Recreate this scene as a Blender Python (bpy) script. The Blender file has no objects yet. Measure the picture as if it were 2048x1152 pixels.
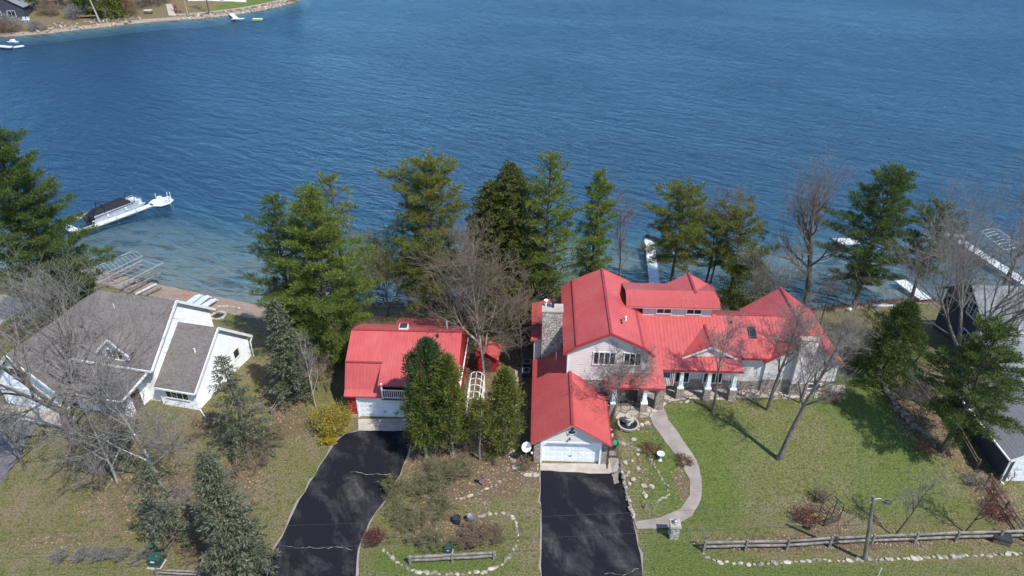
import bpy, math, random
import numpy as np
from mathutils import Vector, Matrix, noise
from mathutils.geometry import delaunay_2d_cdt

scene = bpy.context.scene
COL = scene.collection
R = math.radians

# ------------------------------------------------------------------ camera
F = 1365.0          # focal length in photo pixels (2048 wide)
PITCH = R(31.0)
HC = 42.6
cam_d = bpy.data.cameras.new('camera')
cam_d.sensor_width = 36.0
cam_d.lens = 36.0 * F / 2048.0
cam_d.clip_start = 0.5
cam_d.clip_end = 9000
cam = bpy.data.objects.new('camera', cam_d)
COL.objects.link(cam)
cam.location = (0, 0, HC)
cam.rotation_euler = (R(90) - PITCH, 0, 0)
scene.camera = cam

# ------------------------------------------------------------------ sky, sun, exposure
SUN_AZ = math.atan2(0.73, -0.68)      # compass angle from +Y towards +X
SUN_EL = R(55)
world = bpy.data.worlds.new('World')
scene.world = world
world.use_nodes = True
wn = world.node_tree
sky = wn.nodes.new('ShaderNodeTexSky')
sky.sky_type = 'NISHITA'
sky.sun_disc = False
sky.sun_elevation = SUN_EL
sky.sun_rotation = SUN_AZ
sky.air_density = 1.0
sky.dust_density = 0.1
sky.ozone_density = 4.0
bg = wn.nodes['Background']
bg.inputs[1].default_value = 0.14
wn.links.new(sky.outputs[0], bg.inputs[0])

sun_d = bpy.data.lights.new('sun', 'SUN')
sun_d.energy = 3.6
sun_d.angle = R(0.53)
sun_d.color = (1.0, 0.95, 0.88)
sun = bpy.data.objects.new('sun', sun_d)
COL.objects.link(sun)
sdir = Vector((math.sin(SUN_AZ) * math.cos(SUN_EL), math.cos(SUN_AZ) * math.cos(SUN_EL), math.sin(SUN_EL)))
sun.rotation_euler = sdir.to_track_quat('Z', 'Y').to_euler()
sun.location = sdir * 100

scene.view_settings.view_transform = 'Standard'
scene.view_settings.look = 'None'
scene.view_settings.exposure = 0.6
scene.view_settings.gamma = 1.0
scene.cycles.transparent_max_bounces = 16
scene.cycles.max_bounces = 6

# ------------------------------------------------------------------ photo pixel <-> place
_c, _s = math.cos(PITCH), math.sin(PITCH)
def at(px, py, z=0.0):
    u = (px - 1024) / F; v = (py - 576) / F
    t = (z - HC) / (-_s - v * _c)
    return Vector((u * t, (_c - v * _s) * t, z))
def atY(px, py, Y):
    u = (px - 1024) / F; v = (py - 576) / F
    t = Y / (_c - v * _s)
    return Vector((u * t, Y, HC + (-_s - v * _c) * t))
def depth(p):
    return p[1] * _c - (p[2] - HC) * _s

def ss(a, b, x):
    t = min(1.0, max(0.0, (x - a) / (b - a)))
    return t * t * (3 - 2 * t)
WATER_Z = -3.5
def shore(x):
    return 73.4 + 0.9 * math.sin(x * 0.11 + 1.0) + 0.5 * math.sin(x * 0.29) + 7.5 * ss(-31, -60, x)
def ground(x, y):
    ys = shore(x)
    raise_ = 1.6 * ss(36, 49, y) * ss(8.35, 9.3, x) * (1 - 0.65 * ss(33, 42, x))
    if y < ys:
        t = ss(ys - 17.5, ys + 3, y)
        z = raise_ * (1 - ss(ys - 16, ys - 4, y)) + (WATER_Z - 0.05) * min(1.0, t / ss(0, 20.5, 17.5))
        z += 0.10 * noise.noise((x * 0.13, y * 0.13, 3.0)) * ss(50, 60, y)
        return z
    d = y - ys
    z = WATER_Z - 0.05 - 0.06 * min(d, 16) - 0.26 * max(0, min(d - 16, 40)) - 0.02 * max(0, d - 56)
    return max(z, -17.0) + 0.05 * noise.noise((x * 0.3, y * 0.3, 0))
def gp(px, py, dz=0.0):
    z = 0.0
    for _ in range(12):
        p = at(px, py, z)
        z = 0.5 * z + 0.5 * (ground(p.x, p.y) + dz)
    return at(px, py, z)

# ------------------------------------------------------------------ materials
MATS = {}
def new_mat(name):
    m = bpy.data.materials.new(name); m.use_nodes = True
    MATS[name] = m
    nt = m.node_tree
    return m, nt, nt.nodes['Principled BSDF']
def nd(nt, t, **kw):
    n = nt.nodes.new(t)
    for k, v in kw.items(): setattr(n, k, v)
    return n
def lk(nt, a, b): nt.links.new(a, b)
def ramp(nt, fac, stops):
    r = nd(nt, 'ShaderNodeValToRGB')
    el = r.color_ramp.elements
    while len(el) < len(stops): el.new(0.5)
    for e, (p, c) in zip(el, stops):
        e.position = p; e.color = (*c, 1) if len(c) == 3 else c
    lk(nt, fac, r.inputs[0])
    return r.outputs[0]
def pos(nt, scale=(1, 1, 1), rot=(0, 0, 0), kind='pos'):
    if kind == 'pos':
        g = nd(nt, 'ShaderNodeNewGeometry').outputs['Position']
    else:
        g = nd(nt, 'ShaderNodeTexCoord').outputs['Object']
    if any(rot):
        m0 = nd(nt, 'ShaderNodeMapping'); m0.inputs['Rotation'].default_value = rot
        lk(nt, g, m0.inputs[0]); g = m0.outputs[0]
    mp = nd(nt, 'ShaderNodeMapping')
    mp.inputs['Scale'].default_value = scale
    lk(nt, g, mp.inputs[0])
    return mp.outputs[0]
def ntex(nt, vec, scale, detail=4, rough=0.55, dist=0.0):
    n = nd(nt, 'ShaderNodeTexNoise')
    n.inputs['Scale'].default_value = scale; n.inputs['Detail'].default_value = detail
    n.inputs['Roughness'].default_value = rough; n.inputs['Distortion'].default_value = dist
    lk(nt, vec, n.inputs['Vector'])
    return n.outputs[0]
def bump(nt, h, strength, dist, bsdf):
    b = nd(nt, 'ShaderNodeBump')
    b.inputs['Strength'].default_value = strength; b.inputs['Distance'].default_value = dist
    lk(nt, h, b.inputs['Height']); lk(nt, b.outputs[0], bsdf.inputs['Normal'])
    return b
def mix(nt, fac, a, b, mode='MIX'):
    m = nd(nt, 'ShaderNodeMix', data_type='RGBA', blend_type=mode)
    for s, v in ((0, fac), (6, a), (7, b)):
        if hasattr(v, 'is_linked') or hasattr(v, 'links'): lk(nt, v, m.inputs[s])
        elif s == 0: m.inputs[0].default_value = v
        else: m.inputs[s].default_value = (*v, 1)
    return m.outputs[2]
def mth(nt, op, a, b=None):
    m = nd(nt, 'ShaderNodeMath', operation=op)
    for i, v in enumerate((a, b)):
        if v is None: continue
        if isinstance(v, (int, float)): m.inputs[i].default_value = v
        else: lk(nt, v, m.inputs[i])
    return m.outputs[0]
def noisy(name, c1, c2, scale=2.0, rough=0.8, bmp=0.0, bscale=None, metal=0.0, kind='pos', stretch=(1, 1, 1), spec=0.3, lo=0.35, hi=0.65):
    m, nt, b = new_mat(name)
    v = pos(nt, stretch, kind=kind)
    n = ntex(nt, v, scale, 6)
    lk(nt, ramp(nt, n, [(lo, c1), (hi, c2)]), b.inputs['Base Color'])
    b.inputs['Roughness'].default_value = rough; b.inputs['Metallic'].default_value = metal
    b.inputs['Specular IOR Level'].default_value = spec
    if bmp: bump(nt, ntex(nt, v, bscale or scale * 4, 5), bmp, 0.05, b)
    return m
def siding(name, c, lap=0.2, rough=0.6):
    m, nt, b = new_mat(name)
    g = nd(nt, 'ShaderNodeNewGeometry')
    sx = nd(nt, 'ShaderNodeSeparateXYZ'); lk(nt, g.outputs['Position'], sx.inputs[0])
    fr = mth(nt, 'FRACT', mth(nt, 'DIVIDE', sx.outputs[2], lap))
    n = ntex(nt, g.outputs['Position'], 0.9, 5)
    cc = ramp(nt, n, [(0.3, tuple(k * 0.86 for k in c)), (0.7, c)])
    lk(nt, cc, b.inputs['Base Color'])
    b.inputs['Roughness'].default_value = rough; b.inputs['Specular IOR Level'].default_value = 0.3
    bump(nt, mth(nt, 'SUBTRACT', 1.0, fr), 0.9, 0.04, b)
    return m
def stone(name, cols, scale=4.0, stretch=(1, 1, 1), gap=(0.22, 0.2, 0.18)):
    m, nt, b = new_mat(name)
    v = pos(nt, stretch)
    w = nd(nt, 'ShaderNodeTexVoronoi'); w.inputs['Scale'].default_value = scale; lk(nt, v, w.inputs['Vector'])
    e = nd(nt, 'ShaderNodeTexVoronoi', feature='DISTANCE_TO_EDGE'); e.inputs['Scale'].default_value = scale; lk(nt, v, e.inputs['Vector'])
    sp = nd(nt, 'ShaderNodeSeparateColor'); lk(nt, w.outputs['Color'], sp.inputs[0])
    k = len(cols)
    cc = ramp(nt, sp.outputs[0], [(0.1 + 0.8 * i / (k - 1), c) for i, c in enumerate(cols)])
    n = ntex(nt, v, scale * 5, 4)
    cc = mix(nt, 0.35, cc, ramp(nt, n, [(0.3, cols[0]), (0.7, cols[-1])]))
    mask = ramp(nt, e.outputs['Distance'], [(0.02, (0, 0, 0)), (0.09, (1, 1, 1))])
    lk(nt, mix(nt, mask, gap, cc), b.inputs['Base Color'])
    b.inputs['Roughness'].default_value = 0.9
    bump(nt, mask, 0.8, 0.06, b)
    return m
def plain(name, c, rough=0.6, metal=0.0, spec=0.4):
    # a base colour broken up by faint large-scale soiling
    return noisy(name, tuple(k * 0.9 for k in c), tuple(min(1, k * 1.05) for k in c), 1.3, rough, metal=metal, spec=spec)
def leaf(name, dark, light, trans=0.25, hue=None):
    m, nt, b = new_mat(name)
    g = nd(nt, 'ShaderNodeNewGeometry')
    n = ntex(nt, g.outputs['Position'], 0.8, 3)
    f = mth(nt, 'ADD', mth(nt, 'MULTIPLY', g.outputs['Random Per Island'], 0.55), mth(nt, 'MULTIPLY', n, 0.55))
    cc = ramp(nt, f, [(0.25, dark), (0.85, light)] if hue is None else [(0.2, dark), (0.62, light), (0.92, hue)])
    lk(nt, cc, b.inputs['Base Color'])
    b.inputs['Roughness'].default_value = 0.65; b.inputs['Specular IOR Level'].default_value = 0.25
    tr = nd(nt, 'ShaderNodeBsdfTranslucent'); lk(nt, cc, tr.inputs[0])
    mx = nd(nt, 'ShaderNodeMixShader'); mx.inputs[0].default_value = trans
    lk(nt, b.outputs[0], mx.inputs[1]); lk(nt, tr.outputs[0], mx.inputs[2])
    lk(nt, mx.outputs[0], nt.nodes['Material Output'].inputs[0])
    return m

def red_metal():
    m, nt, b = new_mat('red_metal')
    n1 = ntex(nt, pos(nt), 0.28, 5, 0.6, 0.5)
    n2 = ntex(nt, pos(nt, (3.2, 0.5, 0.5)), 1.0, 5, 0.65)
    n3 = ntex(nt, pos(nt), 9.0, 3)
    c = ramp(nt, n1, [(0.32, (0.43, 0.075, 0.072)), (0.5, (0.475, 0.090, 0.086)), (0.68, (0.51, 0.112, 0.106))])
    c = mix(nt, ramp(nt, n2, [(0.5, (0, 0, 0)), (0.78, (0.35, 0.35, 0.35))]), c, (0.50, 0.16, 0.15))
    c = mix(nt, ramp(nt, n3, [(0.62, (0, 0, 0)), (0.8, (0.3, 0.3, 0.3))]), c, (0.25, 0.05, 0.045))
    lk(nt, c, b.inputs['Base Color'])
    lk(nt, ramp(nt, n2, [(0.3, (0.3, 0.3, 0.3)), (0.7, (0.5, 0.5, 0.5))]), b.inputs['Roughness'])
    b.inputs['Specular IOR Level'].default_value = 0.5
    bump(nt, n1, 0.12, 0.15, b)
red_metal()
plain('red_trim', (0.32, 0.045, 0.05), 0.5)
siding('red_siding', (0.36, 0.028, 0.03), 0.3)
siding('cream_siding', (0.66, 0.605, 0.58), 0.2)
siding('white_siding', (0.86, 0.88, 0.90), 0.16)
siding('navy_siding', (0.055, 0.06, 0.075), 0.16)
plain('white_paint', (0.80, 0.81, 0.80), 0.45)
plain('door_white', (0.78, 0.82, 0.84), 0.4)
plain('grey_metal', (0.42, 0.44, 0.46), 0.4, 0.7)
plain('alu', (0.44, 0.49, 0.54), 0.45, 0.4)
plain('dark_metal', (0.035, 0.037, 0.04), 0.5)
plain('black_cloth', (0.010, 0.010, 0.016), 0.8)
plain('green_box', (0.02, 0.075, 0.065), 0.5)
plain('green_plastic', (0.02, 0.25, 0.15), 0.4)
plain('orange', (0.6, 0.14, 0.06), 0.6)
plain('yellow_raft', (0.7, 0.66, 0.3), 0.6)
stone('river_stone', [(0.30, 0.26, 0.22), (0.50, 0.45, 0.39), (0.62, 0.58, 0.52)], 3.6)
stone('brown_stone', [(0.24, 0.18, 0.14), (0.36, 0.28, 0.22), (0.46, 0.39, 0.33)], 3.2, (1, 1, 2.0))
stone('flagstone', [(0.26, 0.22, 0.18), (0.42, 0.36, 0.30), (0.50, 0.45, 0.38)], 1.3, (1, 1, 0.2), (0.12, 0.10, 0.07))
stone('riprap', [(0.34, 0.28, 0.24), (0.50, 0.43, 0.38), (0.62, 0.56, 0.5)], 0.7)
noisy('rock', (0.20, 0.17, 0.13), (0.52, 0.47, 0.39), 2.2, 0.9, 0.4, 8)
noisy('grey_rock', (0.13, 0.115, 0.095), (0.30, 0.27, 0.22), 2.5, 0.95, 0.5, 8)
noisy('concrete', (0.36, 0.31, 0.26), (0.47, 0.42, 0.36), 1.2, 0.9, 0.15, 12)
noisy('path_concrete', (0.24, 0.205, 0.18), (0.32, 0.28, 0.25), 0.9, 0.9, 0.2, 14)
noisy('old_wood', (0.13, 0.115, 0.098), (0.28, 0.25, 0.22), 2.5, 0.85, 0.3, 14)
noisy('pole_wood', (0.13, 0.115, 0.10), (0.22, 0.20, 0.18), 3, 0.85, 0.3, 14, stretch=(1, 1, 0.2))
noisy('brown_wood', (0.085, 0.062, 0.046), (0.17, 0.13, 0.10), 2.5, 0.85, 0.3, 14)
noisy('dock_white', (0.52, 0.55, 0.56), (0.68, 0.71, 0.72), 1.5, 0.6)
noisy('bark_grey', (0.10, 0.088, 0.078), (0.22, 0.20, 0.18), 5, 0.95, 0.5, 18, stretch=(1, 1, 0.3))
noisy('bark_brown', (0.075, 0.055, 0.042), (0.15, 0.115, 0.09), 5, 0.95, 0.5, 18, stretch=(1, 1, 0.3))
noisy('bark_birch', (0.28, 0.25, 0.22), (0.50, 0.47, 0.44), 4, 0.9, 0.2, 12)
noisy('twig_grey', (0.17, 0.155, 0.14), (0.27, 0.25, 0.23), 3, 0.9)
noisy('twig_brown', (0.15, 0.115, 0.085), (0.23, 0.18, 0.135), 3, 0.9)
noisy('twig_red', (0.10, 0.04, 0.035), (0.18, 0.08, 0.07), 3, 0.9)
noisy('twig_olive', (0.13, 0.12, 0.075), (0.22, 0.20, 0.12), 3, 0.9)
leaf('pine_leaf', (0.058, 0.09, 0.017), (0.215, 0.28, 0.052))
leaf('pine_dark_leaf', (0.036, 0.064, 0.018), (0.135, 0.195, 0.05))
leaf('pine_yellow_leaf', (0.068, 0.086, 0.017), (0.235, 0.25, 0.052))
leaf('spruce_leaf', (0.032, 0.044, 0.011), (0.13, 0.145, 0.03))
leaf('blue_spruce_leaf', (0.06, 0.072, 0.045), (0.20, 0.215, 0.14))
leaf('cedar_leaf', (0.06, 0.080, 0.016), (0.205, 0.225, 0.048))
leaf('cedar_dark_leaf', (0.028, 0.058, 0.022), (0.095, 0.15, 0.05))
leaf('young_leaf', (0.11, 0.13, 0.04), (0.22, 0.25, 0.085), 0.4)
leaf('forsythia_leaf', (0.26, 0.22, 0.03), (0.56, 0.45, 0.04), 0.35)
leaf('litter_leaf', (0.13, 0.075, 0.045), (0.46, 0.33, 0.22), 0.1)
leaf('dry_leaf', (0.14, 0.075, 0.04), (0.28, 0.17, 0.09), 0.2)

def glass_mat():
    m, nt, b = new_mat('window_glass')
    b.inputs['Base Color'].default_value = (0.02, 0.025, 0.03, 1)
    b.inputs['Roughness'].default_value = 0.06; b.inputs['Specular IOR Level'].default_value = 0.7
    n = ntex(nt, pos(nt), 0.7, 2)
    bump(nt, n, 0.03, 0.05, b)
glass_mat()
def shingle_mat(name, cs):
    m, nt, b = new_mat(name)
    o = nd(nt, 'ShaderNodeTexCoord')
    sx = nd(nt, 'ShaderNodeSeparateXYZ'); lk(nt, o.outputs['Object'], sx.inputs[0])
    cb = nd(nt, 'ShaderNodeCombineXYZ'); lk(nt, sx.outputs[0], cb.inputs[0])
    lk(nt, mth(nt, 'MULTIPLY', sx.outputs[2], 1.7), cb.inputs[1])
    br = nd(nt, 'ShaderNodeTexBrick')
    lk(nt, cb.outputs[0], br.inputs['Vector'])
    br.inputs['Scale'].default_value = 1.0
    br.inputs['Brick Width'].default_value = 0.42; br.inputs['Row Height'].default_value = 0.2
    br.inputs['Mortar Size'].default_value = 0.014
    br.inputs['Color1'].default_value = (*cs[0], 1); br.inputs['Color2'].default_value = (*cs[1], 1)
    br.inputs['Mortar'].default_value = (*[k * 0.5 for k in cs[0]], 1)
    n = ntex(nt, o.outputs['Object'], 5.0, 4)
    c1 = mix(nt, 0.45, br.outputs['Color'], ramp(nt, n, [(0.35, cs[0]), (0.65, cs[2])]))
    n2 = ntex(nt, o.outputs['Object'], 0.5, 3)
    c2 = mix(nt, ramp(nt, n2, [(0.4, (0, 0, 0)), (0.75, (0.3, 0.3, 0.3))]), c1, cs[2])
    lk(nt, c2, b.inputs['Base Color']); b.inputs['Roughness'].default_value = 0.95
    bump(nt, br.outputs['Fac'], 0.4, -0.02, b)
shingle_mat('shingle_brown', [(0.115, 0.100, 0.094), (0.185, 0.165, 0.155), (0.235, 0.21, 0.20)])
shingle_mat('shingle_grey', [(0.17, 0.185, 0.20), (0.225, 0.24, 0.26), (0.27, 0.285, 0.30)])

def asphalt_mat():
    m, nt, b = new_mat('asphalt')
    v = pos(nt)
    big = ntex(nt, pos(nt, (0.42, 0.20, 1), (0, 0, -0.5)), 1.0, 9, 0.68, 0.5)
    fine = ntex(nt, v, 18, 4)
    c = ramp(nt, fine, [(0.3, (0.006, 0.006, 0.010)), (0.7, (0.015, 0.015, 0.021))])
    worn = ramp(nt, ntex(nt, v, 3.0, 5), [(0.3, (0.085, 0.078, 0.078)), (0.7, (0.16, 0.145, 0.14))])
    big = mth(nt, 'ADD', big, mth(nt, 'MULTIPLY', mth(nt, 'SUBTRACT', ntex(nt, pos(nt, (2.2, 0.5, 1), (0, 0, -0.25)), 2.2, 6, 0.75), 0.5), 0.16))
    f = ramp(nt, big, [(0.48, (0, 0, 0)), (0.60, (0.28, 0.28, 0.28)), (0.72, (0.85, 0.85, 0.85))])
    lk(nt, mix(nt, f, c, worn), b.inputs['Base Color'])
    b.inputs['Roughness'].default_value = 0.92; b.inputs['Specular IOR Level'].default_value = 0.2
    bump(nt, fine, 0.3, 0.02, b)
    m2, nt, b = new_mat('old_asphalt')
    v = pos(nt)
    c = ramp(nt, ntex(nt, v, 4, 6), [(0.3, (0.10, 0.095, 0.10)), (0.7, (0.165, 0.16, 0.165))])
    lk(nt, c, b.inputs['Base Color']); b.inputs['Roughness'].default_value = 0.95
asphalt_mat()

def ground_mat():
    m, nt, b = new_mat('earth')
    v = pos(nt)
    at_ = nd(nt, 'ShaderNodeAttribute', attribute_name='zone')
    sp = nd(nt, 'ShaderNodeSeparateColor'); lk(nt, at_.outputs['Color'], sp.inputs[0])
    green, litter, sand = sp.outputs[0], sp.outputs[1], sp.outputs[2]
    n_big = ntex(nt, v, 0.22, 6, 0.6, 0.4)
    n_mid = ntex(nt, v, 1.1, 7, 0.72, 0.8)
    n_fine = ntex(nt, v, 7.0, 5, 0.7)
    n_spk = ntex(nt, v, 16.0, 3, 0.7)
    lush = ramp(nt, n_fine, [(0.36, (0.045, 0.085, 0.018)), (0.64, (0.165, 0.205, 0.056))])
    dry = ramp(nt, n_fine, [(0.36, (0.072, 0.078, 0.026)), (0.64, (0.24, 0.225, 0.092))])
    tan = ramp(nt, n_fine, [(0.36, (0.095, 0.072, 0.042)), (0.64, (0.32, 0.26, 0.175))])
    tn = ntex(nt, pos(nt, (1, 1, 1), (0, 0, 0.8)), 0.38, 7, 0.72, 1.0)
    dry = mix(nt, ramp(nt, tn, [(0.44, (0, 0, 0)), (0.60, (0.9, 0.9, 0.9))]), dry, tan)
    f = mth(nt, 'ADD', mth(nt, 'MULTIPLY', green, 0.95), mth(nt, 'SUBTRACT', mth(nt, 'ADD', mth(nt, 'MULTIPLY', n_big, 0.75), mth(nt, 'MULTIPLY', n_mid, 0.75)), 0.77))
    fr = ramp(nt, f, [(0.15, (0, 0, 0)), (0.75, (1, 1, 1))])
    g = mix(nt, fr, dry, lush)
    leafc = ramp(nt, mth(nt, 'ADD', mth(nt, 'MULTIPLY', n_spk, 0.6), mth(nt, 'MULTIPLY', n_fine, 0.4)), [(0.34, (0.045, 0.032, 0.02)), (0.5, (0.16, 0.115, 0.075)), (0.64, (0.36, 0.27, 0.19))])
    leafc = mix(nt, ramp(nt, n_mid, [(0.45, (0, 0, 0)), (0.7, (0.55, 0.55, 0.55))]), leafc, ramp(nt, n_fine, [(0.36, (0.05, 0.06, 0.02)), (0.64, (0.17, 0.165, 0.065))]))
    lf = ramp(nt, mth(nt, 'ADD', litter, mth(nt, 'MULTIPLY', mth(nt, 'SUBTRACT', n_mid, 0.5), 1.3)), [(0.35, (0, 0, 0)), (0.62, (1, 1, 1))])
    g = mix(nt, lf, g, leafc)
    # darker clumps of coarse grass
    cl = ntex(nt, v, 2.6, 4, 0.6, 0.4)
    g = mix(nt, ramp(nt, mth(nt, 'ADD', cl, mth(nt, 'MULTIPLY', n_big, 0.3)), [(0.70, (0, 0, 0)), (0.82, (0.75, 0.75, 0.75))]), g, (0.045, 0.08, 0.018))
    # scattered last-year leaves on the lawn
    sl = ramp(nt, mth(nt, 'ADD', n_spk, mth(nt, 'MULTIPLY', n_big, 0.25)), [(0.70, (0, 0, 0)), (0.78, (0.7, 0.7, 0.7))])
    g = mix(nt, sl, g, (0.25, 0.17, 0.11))
    # sand: dry on the beach, ribbed and weedy on the lake bed
    sandc = ramp(nt, n_mid, [(0.3, (0.25, 0.18, 0.14)), (0.7, (0.40, 0.315, 0.26))])
    sx = nd(nt, 'ShaderNodeSeparateXYZ'); lk(nt, v, sx.inputs[0])
    weed = ntex(nt, pos(nt, (0.35, 1, 1), (0, 0, 0.15)), 0.5, 6, 0.7, 0.6)
    wm = ramp(nt, weed, [(0.52, (0, 0, 0)), (0.62, (0.75, 0.75, 0.75))])
    bed = mix(nt, wm, (0.36, 0.31, 0.23), (0.06, 0.055, 0.04))
    under = mth(nt, 'LESS_THAN', sx.outputs[2], WATER_Z - 0.02)
    sandc = mix(nt, under, sandc, bed)
    g = mix(nt, ramp(nt, mth(nt, 'ADD', sand, mth(nt, 'MULTIPLY', mth(nt, 'SUBTRACT', n_mid, 0.5), 0.7)), [(0.42, (0, 0, 0)), (0.58, (1, 1, 1))]), g, sandc)
    lk(nt, g, b.inputs['Base Color'])
    b.inputs['Roughness'].default_value = 0.95; b.inputs['Specular IOR Level'].default_value = 0.1
    bump(nt, mth(nt, 'ADD', n_fine, mth(nt, 'MULTIPLY', n_spk, 0.6)), 0.9, 0.12, b)
ground_mat()

def water_mat():
    m = bpy.data.materials.new('lake_water'); m.use_nodes = True; MATS['lake_water'] = m
    nt = m.node_tree
    for n in list(nt.nodes): nt.nodes.remove(n)
    out = nd(nt, 'ShaderNodeOutputMaterial')
    r1 = ntex(nt, pos(nt, (0.20, 0.62, 1), (0, 0, R(33))), 1.0, 3, 0.5, 0.5)
    r2 = ntex(nt, pos(nt, (0.9, 2.1, 1), (0, 0, R(20))), 1.0, 4, 0.65, 0.5)
    r3 = ntex(nt, pos(nt, (0.03, 0.10, 1), (0, 0, R(36))), 1.0, 3, 0.5, 0.5)
    r4 = ntex(nt, pos(nt, (0.5, 1, 1), (0, 0, R(25))), 0.018, 4, 0.6, 1.2)   # gusts: calmer and rougher areas
    gust = mth(nt, 'ADD', 0.1, mth(nt, 'MULTIPLY', r4, 1.8))
    h = mth(nt, 'ADD', mth(nt, 'MULTIPLY', r1, 1.0), mth(nt, 'MULTIPLY', r2, 0.24))
    h = mth(nt, 'MULTIPLY', h, gust)
    h = mth(nt, 'ADD', h, mth(nt, 'MULTIPLY', r3, 0.7))
    bp = nd(nt, 'ShaderNodeBump'); bp.inputs['Strength'].default_value = 1.0; bp.inputs['Distance'].default_value = 1.5
    lk(nt, h, bp.inputs['Height'])
    fr = nd(nt, 'ShaderNodeFresnel'); fr.inputs['IOR'].default_value = 1.2; lk(nt, bp.outputs[0], fr.inputs['Normal'])
    gl = nd(nt, 'ShaderNodeBsdfGlossy'); gl.inputs['Color'].default_value = (0.38, 0.66, 0.86, 1); gl.inputs['Roughness'].default_value = 0.24; lk(nt, bp.outputs[0], gl.inputs['Normal'])
    tr = nd(nt, 'ShaderNodeBsdfTransparent'); tr.inputs[0].default_value = (0.80, 0.90, 0.93, 1)
    df = nd(nt, 'ShaderNodeBsdfDiffuse'); df.inputs[0].default_value = (0.010, 0.11, 0.26, 1); lk(nt, bp.outputs[0], df.inputs['Normal'])
    m1 = nd(nt, 'ShaderNodeMixShader'); m1.inputs[0].default_value = 0.12
    lk(nt, tr.outputs[0], m1.inputs[1]); lk(nt, df.outputs[0], m1.inputs[2])
    m2 = nd(nt, 'ShaderNodeMixShader')
    lk(nt, fr.outputs[0], m2.inputs[0]); lk(nt, m1.outputs[0], m2.inputs[1]); lk(nt, gl.outputs[0], m2.inputs[2])
    lk(nt, m2.outputs[0], out.inputs['Surface'])
    va = nd(nt, 'ShaderNodeVolumeAbsorption')
    va.inputs['Color'].default_value = (0.35, 0.72, 0.82, 1); va.inputs['Density'].default_value = 0.2
    va.inputs['Color'].default_value = (0.25, 0.62, 0.87, 1); va.inputs['Density'].default_value = 0.22
    vs = nd(nt, 'ShaderNodeVolumeScatter'); vs.inputs['Color'].default_value = (1, 1, 1, 1); vs.inputs['Density'].default_value = 0.027
    ad = nd(nt, 'ShaderNodeAddShader'); lk(nt, va.outputs[0], ad.inputs[0]); lk(nt, vs.outputs[0], ad.inputs[1])
    lk(nt, ad.outputs[0], out.inputs['Volume'])
water_mat()

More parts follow.
